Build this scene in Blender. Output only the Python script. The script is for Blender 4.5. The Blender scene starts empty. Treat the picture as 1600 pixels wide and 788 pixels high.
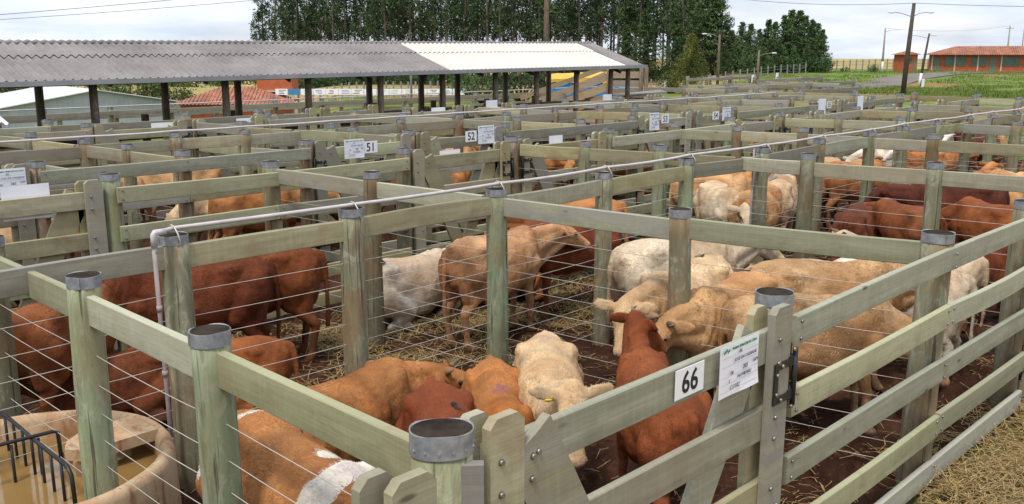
import bpy, bmesh, math, random
import numpy as np
from mathutils import Vector, Matrix, noise
R = math.radians
PI = math.pi
random.seed(11)
rng = np.random.default_rng(7)
scn = bpy.context.scene
col = scn.collection

# ------------------------------------------------------------------ camera, sky, sun, exposure
CZ = 3.0
cd = bpy.data.cameras.new('camera'); cam = bpy.data.objects.new('camera', cd); col.objects.link(cam)
scn.camera = cam
cd.sensor_width = 36; cd.lens = 1431/1600*36
cd.clip_start = .05; cd.clip_end = 9000
cam.location = (0, 0, CZ)
cam.rotation_euler = (R(90-12.30), 0, R(-45.3))
scn.render.resolution_x = 1024; scn.render.resolution_y = 504

SUN_EL, SUN_AZ = 63, 200     # azimuth measured counter-clockwise from +X: the sun stands behind the camera
w = bpy.data.worlds.new('World'); scn.world = w; w.use_nodes = True
nt = w.node_tree; nt.nodes.clear()
def wn(t, **k):
    n = nt.nodes.new(t)
    for a, b in k.items(): setattr(n, a, b)
    return n
wo = wn('ShaderNodeOutputWorld'); bg = wn('ShaderNodeBackground'); nt.links.new(bg.outputs[0], wo.inputs[0])
bg.inputs[1].default_value = .088
sky = wn('ShaderNodeTexSky', sky_type='NISHITA', sun_disc=False)
sky.sun_elevation = R(SUN_EL); sky.sun_rotation = R(90-SUN_AZ)
sky.air_density = 1; sky.dust_density = 2
tc = wn('ShaderNodeTexCoord')
sep = wn('ShaderNodeSeparateXYZ'); nt.links.new(tc.outputs['Generated'], sep.inputs[0])
# clouds on a plane overhead: direction / (z + .12)
az = wn('ShaderNodeMath', operation='ADD'); az.inputs[1].default_value = .16; nt.links.new(sep.outputs[2], az.inputs[0])
mx = wn('ShaderNodeMath', operation='MAXIMUM'); mx.inputs[1].default_value = .05; nt.links.new(az.outputs[0], mx.inputs[0])
dv = wn('ShaderNodeVectorMath', operation='DIVIDE'); nt.links.new(tc.outputs['Generated'], dv.inputs[0])
cb = wn('ShaderNodeCombineXYZ')
for i in range(3): nt.links.new(mx.outputs[0], cb.inputs[i])
nt.links.new(cb.outputs[0], dv.inputs[1])
n1 = wn('ShaderNodeTexNoise'); n1.inputs['Scale'].default_value = .75; n1.inputs['Detail'].default_value = 8; n1.inputs['Roughness'].default_value = .55; n1.inputs['Distortion'].default_value = .4
nt.links.new(dv.outputs[0], n1.inputs['Vector'])
cr = wn('ShaderNodeValToRGB'); nt.links.new(n1.outputs[0], cr.inputs[0])
cr.color_ramp.elements[0].position = .34; cr.color_ramp.elements[0].color = (.72,.72,.72,1)
cr.color_ramp.elements[1].position = .56; cr.color_ramp.elements[1].color = (1,1,1,1)
n2 = wn('ShaderNodeTexNoise'); n2.inputs['Scale'].default_value = 1.7; n2.inputs['Detail'].default_value = 7
nt.links.new(dv.outputs[0], n2.inputs['Vector'])
cc = wn('ShaderNodeValToRGB'); nt.links.new(n2.outputs[0], cc.inputs[0])
cc.color_ramp.elements[0].position = .32; cc.color_ramp.elements[0].color = (8.5,9.6,11.3,1)
cc.color_ramp.elements[1].position = .66; cc.color_ramp.elements[1].color = (11.2,11.6,12.2,1)
mixc = wn('ShaderNodeMixRGB'); nt.links.new(cr.outputs[0], mixc.inputs[0]); nt.links.new(sky.outputs[0], mixc.inputs[1]); nt.links.new(cc.outputs[0], mixc.inputs[2])
# overcast dome: the zenith is brighter than the horizon
zg = wn('ShaderNodeMapRange'); nt.links.new(sep.outputs[2], zg.inputs[0]); zg.inputs[1].default_value = .12; zg.inputs[2].default_value = .9; zg.inputs[3].default_value = 1.0; zg.inputs[4].default_value = 1.25
vs_ = wn('ShaderNodeVectorMath', operation='SCALE'); nt.links.new(mixc.outputs[0], vs_.inputs[0]); nt.links.new(zg.outputs[0], vs_.inputs['Scale'])
nt.links.new(vs_.outputs[0], bg.inputs[0])

sd = bpy.data.lights.new('sun', 'SUN'); sun = bpy.data.objects.new('sun', sd); col.objects.link(sun)
sd.energy = 2.9; sd.angle = R(11); sd.color = (1, .94, .84)
sv = Vector((math.cos(R(SUN_EL))*math.cos(R(SUN_AZ)), math.cos(R(SUN_EL))*math.sin(R(SUN_AZ)), math.sin(R(SUN_EL))))
sun.rotation_euler = (-sv).to_track_quat('-Z', 'Y').to_euler()
scn.view_settings.view_transform = 'Standard'; scn.view_settings.look = 'None'
scn.view_settings.exposure = .10; scn.view_settings.gamma = 1

# ------------------------------------------------------------------ material helpers
class N:
    def __init__(s, name):
        m = bpy.data.materials.new(name); m.use_nodes = True
        s.m = m; s.t = m.node_tree; s.b = s.t.nodes['Principled BSDF']; s.tc = None
    def n(s, t, **k):
        x = s.t.nodes.new(t)
        for a, b in k.items(): setattr(x, a, b)
        return x
    def l(s, a, b): s.t.links.new(a, b)
    def coord(s, scale=(1,1,1), rand=True, out='Object'):
        if not s.tc: s.tc = s.n('ShaderNodeTexCoord'); s.oi = s.n('ShaderNodeObjectInfo')
        mp = s.n('ShaderNodeMapping'); mp.inputs['Scale'].default_value = scale
        src = s.tc.outputs[out]
        if rand:
            a = s.n('ShaderNodeVectorMath', operation='ADD'); sc = s.n('ShaderNodeVectorMath', operation='SCALE')
            cx = s.n('ShaderNodeCombineXYZ')
            for i in range(3): s.l(s.oi.outputs['Random'], cx.inputs[i])
            s.l(cx.outputs[0], sc.inputs[0]); sc.inputs['Scale'].default_value = 37.0
            s.l(src, a.inputs[0]); s.l(sc.outputs[0], a.inputs[1]); src = a.outputs[0]
        s.l(src, mp.inputs[0]); return mp.outputs[0]
    def noise(s, vec, scale, detail=5, rough=.6, dist=0):
        x = s.n('ShaderNodeTexNoise'); s.l(vec, x.inputs['Vector'])
        x.inputs['Scale'].default_value = scale; x.inputs['Detail'].default_value = detail
        x.inputs['Roughness'].default_value = rough; x.inputs['Distortion'].default_value = dist
        return x.outputs[0]
    def ramp(s, fac, stops):
        x = s.n('ShaderNodeValToRGB'); s.l(fac, x.inputs[0]); e = x.color_ramp.elements
        while len(e) < len(stops): e.new(.5)
        for i, (p, c) in enumerate(stops):
            e[i].position = p; c = (c,c,c) if not hasattr(c, '__len__') else c
            e[i].color = (*c, 1)
        return x.outputs[0]
    def mix(s, f, a, b, mode='MIX'):
        x = s.n('ShaderNodeMixRGB', blend_type=mode)
        for i, v in ((0, f), (1, a), (2, b)):
            if isinstance(v, (int, float)): x.inputs[i].default_value = v if i == 0 else (v,v,v,1)
            elif isinstance(v, tuple): x.inputs[i].default_value = (*v, 1)
            else: s.l(v, x.inputs[i])
        return x.outputs[0]
    def math(s, op, a, b=None, clamp=False):
        x = s.n('ShaderNodeMath', operation=op); x.use_clamp = clamp
        for i, v in ((0, a), (1, b)):
            if v is None: continue
            if isinstance(v, (int, float)): x.inputs[i].default_value = v
            else: s.l(v, x.inputs[i])
        return x.outputs[0]
    def bump(s, h, strength=.4, dist=.01):
        x = s.n('ShaderNodeBump'); x.inputs['Strength'].default_value = strength; x.inputs['Distance'].default_value = dist
        s.l(h, x.inputs['Height']); s.l(x.outputs[0], s.b.inputs['Normal'])
    def out(s, colr=None, rough=.8, metal=0, spec=.3):
        if colr is not None:
            if isinstance(colr, tuple): s.b.inputs['Base Color'].default_value = (*colr, 1)
            else: s.l(colr, s.b.inputs['Base Color'])
        if isinstance(rough, (int, float)): s.b.inputs['Roughness'].default_value = rough
        else: s.l(rough, s.b.inputs['Roughness'])
        s.b.inputs['Metallic'].default_value = metal; s.b.inputs['Specular IOR Level'].default_value = spec
        return s.m

def plain(name, c, rough=.7, metal=0, var=.25, sc=6, spec=.3):
    n = N(name); v = n.coord()
    f = n.noise(v, sc, 5)
    c2 = tuple(x*(1-var) for x in c); c3 = tuple(min(1, x*(1+var*.6)) for x in c)
    cl = n.ramp(f, [(.3, c2), (.7, c3)])
    n.bump(n.noise(v, sc*6, 3), .15, .01)
    return n.out(cl, rough, metal, spec)

def wood_rail(name, lo, hi, stain=(.23,.15,.085), amt=1.0):
    n = N(name); v = n.coord((1, 1, 1))
    g = n.coord((.55, 9, 9)); fine = n.coord((.9, 42, 42)); saw = n.coord((30, .4, 1.2))
    base = n.ramp(n.noise(g, 1.3, 6, .6, .5), [(.28, lo), (.5, tuple((a+b)/2 for a, b in zip(lo, hi))), (.72, hi)])
    base = n.mix(n.math('MULTIPLY', n.ramp(n.noise(fine, 2.2, 4, .7), [(.45, 0), (.72, 1)]), .30), base, tuple(x*.55 for x in lo))
    base = n.mix(n.math('MULTIPLY', n.ramp(n.noise(saw, 1.5, 2, .5), [(.5, 0), (.68, 1)]), .16), base, tuple(min(1, x*1.25) for x in hi))
    st = n.ramp(n.noise(v, 2.1, 5, .65, .6), [(.53, 0), (.68, 1)])
    base = n.mix(n.math('MULTIPLY', st, .62*amt), base, stain)
    rn = n.oi.outputs['Random']; r2 = n.math('FRACT', n.math('MULTIPLY', rn, 13.7)); r3 = n.math('FRACT', n.math('MULTIPLY', rn, 29.3))
    dull = tuple((a+b)/2*k for a, b, k in zip(lo, hi, (.92,.80,.70)))
    base = n.mix(n.math('MULTIPLY', n.math('MULTIPLY', r2, n.ramp(n.noise(n.coord((.7,2,2)), 1.6, 5, .6), [(.35, .25), (.65, 1)])), .85*amt), base, dull)
    gy = n.math('MULTIPLY', n.math('GREATER_THAN', r3, .72), n.ramp(n.noise(n.coord((.8,6,6)), 2.0, 5, .7), [(.35, 0), (.6, .8)]))
    base = n.mix(gy, base, tuple(sum(hi)/3*k for k in (.78,.74,.68)))
    # grime collected along the lower edge of the board and around its ends
    sz = n.n('ShaderNodeSeparateXYZ'); n.l(n.tc.outputs['Object'], sz.inputs[0])
    gm = n.math('ADD', n.math('MULTIPLY', sz.outputs[2], -5.0), n.math('SUBTRACT', n.math('MULTIPLY', n.noise(n.coord((2.5,5,5)), 2.4, 6, .7), 2.4), 1.15), True)
    base = n.mix(n.math('MULTIPLY', gm, .55), base, tuple(x*.42 for x in (lo[0]*1.15, lo[1], lo[2]*.9)))
    # dark knots
    vo = n.n('ShaderNodeTexVoronoi'); n.l(n.coord((1.1, 3.2, 3.2)), vo.inputs['Vector']); vo.inputs['Scale'].default_value = 1.5
    kn = n.ramp(vo.outputs['Distance'], [(.035, 1), (.075, 0)])
    base = n.mix(n.math('MULTIPLY', kn, .75), base, (.07,.05,.03))
    # grey weathering per board
    hsv = n.n('ShaderNodeHueSaturation'); n.l(base, hsv.inputs['Color'])
    n.l(n.math('ADD', n.math('MULTIPLY', n.oi.outputs['Random'], .42), .74), hsv.inputs['Value'])
    n.l(n.math('SUBTRACT', 1.15, n.math('MULTIPLY', n.math('FRACT', n.math('MULTIPLY', n.oi.outputs['Random'], 7.3)), .5)), hsv.inputs['Saturation'])
    n.bump(n.noise(fine, 2.0, 5, .7), .35, .004)
    return n.out(hsv.outputs[0], .78, 0, .25)

def wood_post(name, lo, hi, stain=(.20,.11,.05)):
    n = N(name); v = n.coord((1,1,1)); g = n.coord((8, 8, .5)); fine = n.coord((30, 30, .8))
    base = n.ramp(n.noise(g, 1.2, 6, .62, .8), [(.27, lo), (.72, hi)])
    # pale bark-like flakes and lichen
    fl = n.ramp(n.noise(n.coord((3,3,1.3)), 3.2, 7, .75, 1.6), [(.52, 0), (.60, 1)])
    base = n.mix(n.math('MULTIPLY', fl, .62), base, (.37,.355,.28))
    pk = n.ramp(n.noise(n.coord((5,5,1.0)), 2.4, 6, .7, .7), [(.50, 0), (.60, 1)])
    base = n.mix(n.math('MULTIPLY', pk, .55), base, (.125,.105,.070))
    st = n.ramp(n.noise(n.coord((1.5,1.5,.9)), 1.7, 5, .6, .5), [(.44, 0), (.60, 1)])
    base = n.mix(n.math('MULTIPLY', st, .62), base, stain)
    # brown towards the foot: splashed mud that stays with the post
    sp = n.n('ShaderNodeSeparateXYZ'); n.l(n.tc.outputs['Object'], sp.inputs[0])
    ft = n.math('ADD', n.math('MULTIPLY', sp.outputs[2], -.8), n.math('ADD', n.math('MULTIPLY', n.noise(v, 5, 4), 1.3), .02), True)
    base = n.mix(n.math('MULTIPLY', ft, .75), base, (.10,.058,.035))
    ck = n.ramp(n.noise(fine, 1.1, 3, .6), [(.61, 0), (.65, 1)])
    base = n.mix(n.math('MULTIPLY', ck, .72), base, (.035,.03,.022))
    hsv = n.n('ShaderNodeHueSaturation'); n.l(base, hsv.inputs['Color'])
    n.l(n.math('ADD', n.math('MULTIPLY', n.oi.outputs['Random'], .45), .75), hsv.inputs['Value'])
    n.bump(n.mix(.4, n.noise(g, 2.5, 6, .7), ck), .6, .008)
    return n.out(hsv.outputs[0], .85, 0, .2)

M = {}
M['rail'] = wood_rail('treated_board', (.225,.213,.128), (.42,.395,.258))
M['rail_green'] = wood_rail('fresh_treated_board', (.26,.268,.170), (.44,.442,.305), amt=.55)
M['rail_grey'] = wood_rail('weathered_grey_board', (.20,.18,.15), (.36,.33,.28), amt=.5)
M['rail_dark'] = wood_rail('painted_shade_board', (.09,.075,.055), (.16,.135,.10))  # board colour with shade painted in, as under the shed roof
M['post'] = wood_post('treated_post', (.125,.130,.080), (.275,.275,.185))
M['post_green'] = wood_post('green_treated_post', (.165,.205,.115), (.30,.345,.22), (.22,.17,.09))
M['post_brown'] = wood_post('old_round_post', (.13,.09,.055), (.29,.21,.14))
M['endgrain'] = plain('end_grain', (.034,.025,.020), .95, sc=14, var=.6, spec=.08)
n_ = N('galvanised_band'); v_ = n_.coord()
M['band'] = n_.out(n_.ramp(n_.noise(v_, 22, 4), [(.35, (.20,.21,.23)), (.7, (.36,.375,.39))]), .55, .45, .4)
M['wire'] = plain('galvanised_wire', (.50,.47,.42), .45, .3, .2)
M['steel'] = plain('black_steel', (.022,.024,.027), .45, .3, .3, 20, .5)
M['bolt'] = plain('bolt_steel', (.30,.29,.28), .4, .8, .4, 30)
M['pvc'] = plain('pale_pvc', (.50,.46,.46), .5, 0, .14, 9)
M['old_pvc'] = plain('weathered_pvc', (.30,.255,.255), .6, 0, .3, 9)
M['paper'] = plain('white_paper', (.80,.80,.86), .7, 0, .03, 4)
M['plate'] = plain('white_plate', (.80,.81,.84), .45, 0, .03, 4)
M['ink'] = plain('black_ink', (.02,.02,.025), .6, 0, .1)
M['ink_green'] = plain('green_ink', (.04,.24,.10), .6, 0, .1)
M['ink_pen'] = plain('pen_ink', (.10,.09,.16), .6, 0, .1)
M['line'] = plain('form_line_ink', (.36,.50,.44), .7, 0, .1)

# ------------------------------------------------------------------ object helpers
def empty(name, loc=(0,0,0), rz=0.0, label=None, cat=None, group=None):
    o = bpy.data.objects.new(name, None); col.objects.link(o); o.location = loc; o.rotation_euler = (0,0,rz)
    o.empty_display_size = .3
    return tag(o, label, cat, group)
def tag(o, label=None, cat=None, group=None, kind=None):
    for k, v in (('label', label), ('category', cat), ('group', group), ('kind', kind)):
        if v: o[k] = v
    return o
def link(name, me, mat=None, parent=None, loc=(0,0,0), rot=(0,0,0)):
    o = bpy.data.objects.new(name, me); col.objects.link(o)
    if mat is not None:
        ms = mat if isinstance(mat, (list, tuple)) else [mat]
        if not me.materials:
            for x in ms: me.materials.append(x)
    o.parent = parent; o.location = loc; o.rotation_euler = rot
    return o
class MB:
    def __init__(s): s.v = []; s.f = []; s.mi = []; s.sm = []
    def add(s, vs, fs, mi=0, smooth=False):
        b = len(s.v); s.v += [tuple(x) for x in vs]
        for f in fs: s.f.append(tuple(b+i for i in f)); s.mi.append(mi); s.sm.append(smooth)
    def box(s, c, d, rot=None, mi=0, ch=0):
        x, y, z = (a/2 for a in d)
        if ch:
            vs = []
            ring = [(-y+ch,-z),(y-ch,-z),(y,-z+ch),(y,z-ch),(y-ch,z),(-y+ch,z),(-y,z-ch),(-y,-z+ch)]
            for sx in (-x, x): vs += [(sx, a, b) for a, b in ring]
            fs = [tuple(range(7,-1,-1)), tuple(range(8,16))] + [(i, (i+1)%8, (i+1)%8+8, i+8) for i in range(8)]
        else:
            vs = [(-x,-y,-z),(x,-y,-z),(x,y,-z),(-x,y,-z),(-x,-y,z),(x,-y,z),(x,y,z),(-x,y,z)]
            fs = [(0,3,2,1),(4,5,6,7),(0,1,5,4),(1,2,6,5),(2,3,7,6),(3,0,4,7)]
        c = Vector(c)
        vs = [((rot @ Vector(q)) if rot is not None else Vector(q)) + c for q in vs]
        s.add(vs, fs, mi)
    def bar(s, a, b, wd, ht, mi=0, up=(0,0,1)):
        a, b = Vector(a), Vector(b); d = b-a; L = d.length; x = d.normalized(); u = Vector(up)
        y = u.cross(x)
        if y.length < 1e-4: y = Vector((0,1,0)).cross(x)
        y.normalize(); z = x.cross(y)
        s.box((a+b)/2, (L, wd, ht), Matrix((x, y, z)).transposed(), mi)
    def tube(s, pts, r, n=8, mi=0, cap=True, smooth=True):
        pts = [Vector(p) for p in pts]; rr = r if hasattr(r, '__len__') else [r]*len(pts)
        vs = []; K = len(pts); prev = None
        for i, p in enumerate(pts):
            t = (pts[min(i+1, K-1)]-pts[max(i-1, 0)]).normalized()
            if prev is None: a = Vector((0,0,1)).cross(t); a = a if a.length > .05 else Vector((1,0,0)).cross(t)
            else: a = prev - t*prev.dot(t)
            a.normalize(); prev = a; b = t.cross(a)
            for k in range(n):
                an = 2*PI*k/n; vs.append(p + (a*math.cos(an)+b*math.sin(an))*rr[i])
        fs = [(i*n+k, i*n+(k+1)%n, (i+1)*n+(k+1)%n, (i+1)*n+k) for i in range(K-1) for k in range(n)]
        b0 = len(s.v); s.add(vs, fs, mi, smooth)
        if cap:
            s.f.append(tuple(b0+k for k in range(n-1,-1,-1))); s.mi.append(mi); s.sm.append(False)
            s.f.append(tuple(b0+(K-1)*n+k for k in range(n))); s.mi.append(mi); s.sm.append(False)
    def ellip(s, c, r, nu=12, nv=8, rot=None, mi=0):
        vs = []; c = Vector(c)
        for j in range(1, nv):
            ph = PI*j/nv
            for i in range(nu):
                th = 2*PI*i/nu
                q = Vector((r[0]*math.sin(ph)*math.cos(th), r[1]*math.sin(ph)*math.sin(th), r[2]*math.cos(ph)))
                vs.append((rot @ q if rot is not None else q)+c)
        fs = []
        for j in range(nv-2):
            for i in range(nu): fs.append((j*nu+i, (j+1)*nu+i, (j+1)*nu+(i+1)%nu, j*nu+(i+1)%nu))
        T = len(vs); top = Vector((0,0,r[2])); bt = Vector((0,0,-r[2]))
        vs.append((rot @ top if rot is not None else top)+c); vs.append((rot @ bt if rot is not None else bt)+c)
        for i in range(nu):
            fs.append((T, i, (i+1)%nu)); fs.append((T+1, (nv-2)*nu+(i+1)%nu, (nv-2)*nu+i))
        s.add(vs, fs, mi, True)
    def mesh(s, name):
        me = bpy.data.meshes.new(name); me.from_pydata([tuple(v) for v in s.v], [], s.f)
        me.polygons.foreach_set('material_index', s.mi); me.polygons.foreach_set('use_smooth', s.sm); me.update()
        return me
    def build(s, name, mat, parent=None, loc=(0,0,0), rot=(0,0,0)):
        return link(name, s.mesh(name), mat, parent, loc, rot)

def vnoise2(x, y, seed=0):
    xi = np.floor(x).astype(np.int64); yi = np.floor(y).astype(np.int64); xf = x-xi; yf = y-yi
    def h(a, b):
        n = (a*374761393 + b*668265263 + seed*974634777) & 0xffffffff
        n = ((n ^ (n >> 13))*1274126177) & 0xffffffff
        return ((n ^ (n >> 16)) & 0xffff)/65535.0
    u = xf*xf*(3-2*xf); v = yf*yf*(3-2*yf)
    return (h(xi,yi)*(1-u)+h(xi+1,yi)*u)*(1-v) + (h(xi,yi+1)*(1-u)+h(xi+1,yi+1)*u)*v
def fbm(x, y, o=4, seed=0):
    a = 1; t = 0; s_ = 0
    for i in range(o):
        t = t + a*vnoise2(x*2**i+i*17.3, y*2**i-i*9.1, seed+i); s_ += a; a *= .5
    return t/s_

# ------------------------------------------------------------------ ground: one sheet to the horizon
YAW = R(44.7)
FW = (math.cos(YAW), math.sin(YAW))
def sstep(a, b, x):
    t = np.clip((x-a)/(b-a), 0, 1); return t*t*(3-2*t)
LP = ([0,21,27,45,66,85,190,400,1000,3500], [0,0,-.55,-1.6,-3.0,-4.6,-4.6,-9,-8.5,-24])
MP = ([0,31,40,60,90,190,400,1000,3500], [0,0,-.55,-1.0,-1.5,-3.1,-6.5,-7.5,-22])
RP = ([0,48,62,88,118,142,165,400,900,3500], [0,0,-.15,-.8,-1.15,-.12,.0,-2.6,-5,-21])
def base_h(x, y):
    x = np.asarray(x, float); y = np.asarray(y, float)
    d = x*FW[0]+y*FW[1]; r = x*math.sin(YAW)-y*math.cos(YAW)
    dd = np.hypot(x, y); u = 800+1431*r/np.maximum(d, .5)
    u = np.where(d < .5, np.where(r > 0, 2500, -900), u)
    D = np.maximum(d, dd*.6)
    l = np.interp(D, *LP); m = np.interp(D, *MP); q = np.interp(D, *RP)
    a = sstep(380, 560, u); b = sstep(950, 1180, u)
    return (l*(1-a)+m*a)*(1-b)+q*b
def in_yard(x, y):
    e = sstep(-3.0, -1.8, x)*sstep(1.7, 2.4, y)*(1-sstep(44, 47, x))*(1-sstep(56, 60, y))
    return e*(1-sstep(28.3, 29.2, x)*(1-sstep(10.5, 12, y)))
def terrain(x, y):
    x = np.asarray(x, float); y = np.asarray(y, float); h = base_h(x, y)
    near = 1-sstep(20, 45, np.hypot(x, y)); ya = in_yard(x, y)
    h = h + near*ya*((fbm(x*1.1, y*1.1, 2, 3)-.5)*.08 + (fbm(x*4.3, y*4.3, 3, 5)-.5)*.09 + (fbm(x*13, y*13, 2, 8)-.5)*.04 - sstep(.52, .68, fbm(x*6.2, y*6.2, 2, 77))*.06)
    far = sstep(45, 90, np.hypot(x, y))
    h = h + far*(fbm(x*.06, y*.06, 4, 21)-.5)*.55*(1-sstep(200, 600, np.hypot(x, y))*.0)
    h = h + near*(1-ya)*(fbm(x*5, y*5, 3, 4)-.5)*.04
    return h
def th(x, y): return float(terrain(np.array([x]), np.array([y]))[0])
ang = np.concatenate([np.linspace(-180, -42, 46, endpoint=False), np.linspace(-42, 42, 640, endpoint=False), np.linspace(42, 180, 46, endpoint=False)])
rad = np.concatenate([np.linspace(.15, 1.6, 6, endpoint=False), np.geomspace(1.6, 26, 620, endpoint=False), np.geomspace(26, 3800, 200)])
A_, R_ = np.meshgrid(np.radians(ang), rad)
GX = R_*np.cos(YAW-A_); GY = R_*np.sin(YAW-A_)
GZ = terrain(GX, GY)
na, nr = len(ang), len(rad)
V = np.stack([GX, GY, GZ], -1).reshape(-1, 3)
V = np.vstack([V, [[0, 0, 0]]])
i, j = np.meshgrid(np.arange(nr-1), np.arange(na), indexing='ij'); jn = (j+1) % na
F = np.stack([i*na+j, i*na+jn, (i+1)*na+jn, (i+1)*na+j], -1).reshape(-1, 4)
me = bpy.data.meshes.new('ground')
me.vertices.add(len(V)); me.vertices.foreach_set('co', V.ravel())
tri = np.array([[k, len(V)-1, (k+1) % na] for k in range(na)])
loops = np.concatenate([F.ravel(), tri.ravel()])
me.loops.add(len(loops)); me.loops.foreach_set('vertex_index', loops.astype(np.int32))
me.polygons.add(len(F)+len(tri))
me.polygons.foreach_set('loop_start', np.concatenate([np.arange(len(F))*4, len(F)*4+np.arange(len(tri))*3]).astype(np.int32))
me.polygons.foreach_set('use_smooth', np.ones(len(F)+len(tri), bool)); me.update(); me.validate()
# surface kinds: R mud of the yard, G dry field, B bare red earth, A unused
vx, vy = V[:,0], V[:,1]
dd = np.hypot(vx, vy); fwd = vx*FW[0]+vy*FW[1]; rt = vx*math.sin(YAW)-vy*math.cos(YAW)
uu = 800+1431*rt/np.maximum(fwd, .5)
mud = in_yard(vx, vy)
fld = sstep(175, 190, dd)*sstep(1120, 1180, uu) + sstep(100, 118, dd)*(1-sstep(1120, 1180, uu))
fld = fld*(.62+.38*sstep(.35, .6, fbm(vx*.012, vy*.012, 3, 40)))
ea = sstep(.56, .66, fbm(vx*.09, vy*.09, 4, 60))*sstep(60, 75, dd)*(1-sstep(150, 180, dd))*.8
ea = np.maximum(ea, np.exp(-((fwd-100)/14)**2-((rt-33)/9)**2)*1.2*(fbm(vx*.3, vy*.3, 3, 61) > .42))
ea = np.maximum(ea, (1-mud)*(1-sstep(9, 14, dd))*(fbm(vx*.8, vy*.8, 3, 62)*.7+.35))
at = me.color_attributes.new('kind_mask', 'FLOAT_COLOR', 'POINT')
at.data.foreach_set('color', np.stack([mud, np.clip(fld,0,1), np.clip(ea,0,1), np.ones(len(V))], -1).ravel().astype(np.float32))
n = N('ground_soil_and_grass'); at_ = n.n('ShaderNodeAttribute', attribute_name='kind_mask')
sp = n.n('ShaderNodeSeparateColor'); n.l(at_.outputs['Color'], sp.inputs[0])
c = n.coord(rand=False)
mudc = n.ramp(n.noise(c, 2.3, 8, .65, .3), [(.30, (.017,.008,.005)), (.52, (.044,.019,.012)), (.72, (.088,.041,.025))])
mudc = n.mix(n.ramp(n.noise(c, 17, 4, .7), [(.56, 0), (.70, .6)]), mudc, (.12,.08,.04))
gr = n.ramp(n.noise(c, .35, 8, .62), [(.32, (.065,.105,.022)), (.5, (.125,.185,.038)), (.68, (.215,.235,.075))])
gr = n.mix(n.math('MULTIPLY', n.ramp(n.noise(c, 3.5, 6, .7), [(.45, 0), (.7, 1)]), .45), gr, (.045,.075,.018))
fc = n.ramp(n.noise(n.coord((1,.25,1), rand=False), .02, 7, .6), [(.35, (.33,.225,.10)), (.52, (.43,.31,.15)), (.63, (.15,.17,.06)), (.72, (.36,.25,.12))])
er = n.ramp(n.noise(c, 2.1, 7, .65), [(.3, (.20,.085,.045)), (.7, (.40,.20,.115))])
full = n.mix(sp.outputs[1], gr, fc); full = n.mix(sp.outputs[2], full, er); full = n.mix(sp.outputs[0], full, mudc)
n.bump(n.noise(c, 9, 8, .7), .7, .03)
n.out(full, .95, 0, .06)
ro = n.math('SUBTRACT', .95, n.math('MULTIPLY', n.math('MULTIPLY', sp.outputs[0], n.ramp(n.noise(c, 1.4, 4), [(.5, 0), (.7, 1)])), .3)); n.l(ro, n.b.inputs['Roughness'])
link('ground', me, n.m)['kind'] = 'structure'
# ------------------------------------------------------------------ fences: posts, boards, wires, gates
HP = 1.82
def post_mesh(r, seed, h=HP, nseg=18):
    mb = MB(); rs = random.Random(seed); vs = []; rings = 11
    bx, by = rs.uniform(-.012,.012), rs.uniform(-.012,.012)
    for i in range(rings):
        t = i/(rings-1); z = -.15+(h+.15)*t; rr = r*(1.10-.10*t)
        ox = bx*math.sin(t*3.1); oy = by*math.sin(t*3.1)
        for k in range(nseg):
            a = 2*PI*k/nseg
            q = rr*(1+.035*noise.noise(Vector((math.cos(a)*1.5+seed*3.7, math.sin(a)*1.5, z*1.7))))
            vs.append((ox+q*math.cos(a), oy+q*math.sin(a), z))
    fs = [(i*nseg+k, i*nseg+(k+1)%nseg, (i+1)*nseg+(k+1)%nseg, (i+1)*nseg+k) for i in range(rings-1) for k in range(nseg)]
    mb.add(vs, fs, 0, True)
    b = (rings-1)*nseg; mb.f.append(tuple(b+k for k in range(nseg))); mb.mi.append(1); mb.sm.append(False)
    return mb.mesh('post')
def band_mesh(r, h=HP, bh=.062, nseg=28, seed=0):
    mb = MB(); vs = []
    for z, rr in ((h-bh, r*1.03), (h+.001, r*1.03), (h+.001, r*1.005), (h-.004, r*.95)):
        for k in range(nseg):
            a = 2*PI*k/nseg; vs.append((rr*math.cos(a), rr*math.sin(a), z+.0035*math.sin(a*3+seed)*(z > h-.03)))
    mb.add(vs, [(i*nseg+k, i*nseg+(k+1)%nseg, (i+1)*nseg+(k+1)%nseg, (i+1)*nseg+k) for i in range(3) for k in range(nseg)], 0, False)
    # overlap seam of the strap
    mb.box((r*1.045, 0, h-bh/2), (.004, .03, bh*.98))
    return mb.mesh('metal_band')
PM = {}
for rr in (.078, .086, .094, .102):
    for sd_ in range(3):
        for mt in ('post', 'post_green', 'post_brown'):
            k = (rr, sd_, mt)
            m_ = post_mesh(rr, sd_+int(rr*1000)); m_.materials.append(M[mt]); m_.materials.append(M['endgrain']); PM[k] = m_
    b_ = band_mesh(rr, seed=rr*100); b_.materials.append(M['band']); PM[(rr, 'band')] = b_
def post(parent, x, y, r=None, mt=None, band=True, dz=None, z0=None):
    r = r or random.choice((.078, .086, .086, .094)); mt = mt or random.choice(('post','post','post','post','post_green','post_brown'))
    dz = random.uniform(-.02, .02) if dz is None else dz
    z0 = 0 if z0 is None else z0
    o = link('post', PM[(r, random.randrange(3), mt)], None, parent, (x, y, z0+dz), (random.uniform(-.008,.008), random.uniform(-.008,.008), random.uniform(0, 6.28)))
    if band: link('metal_band', PM[(r, 'band')], None, o)
    return o
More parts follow.
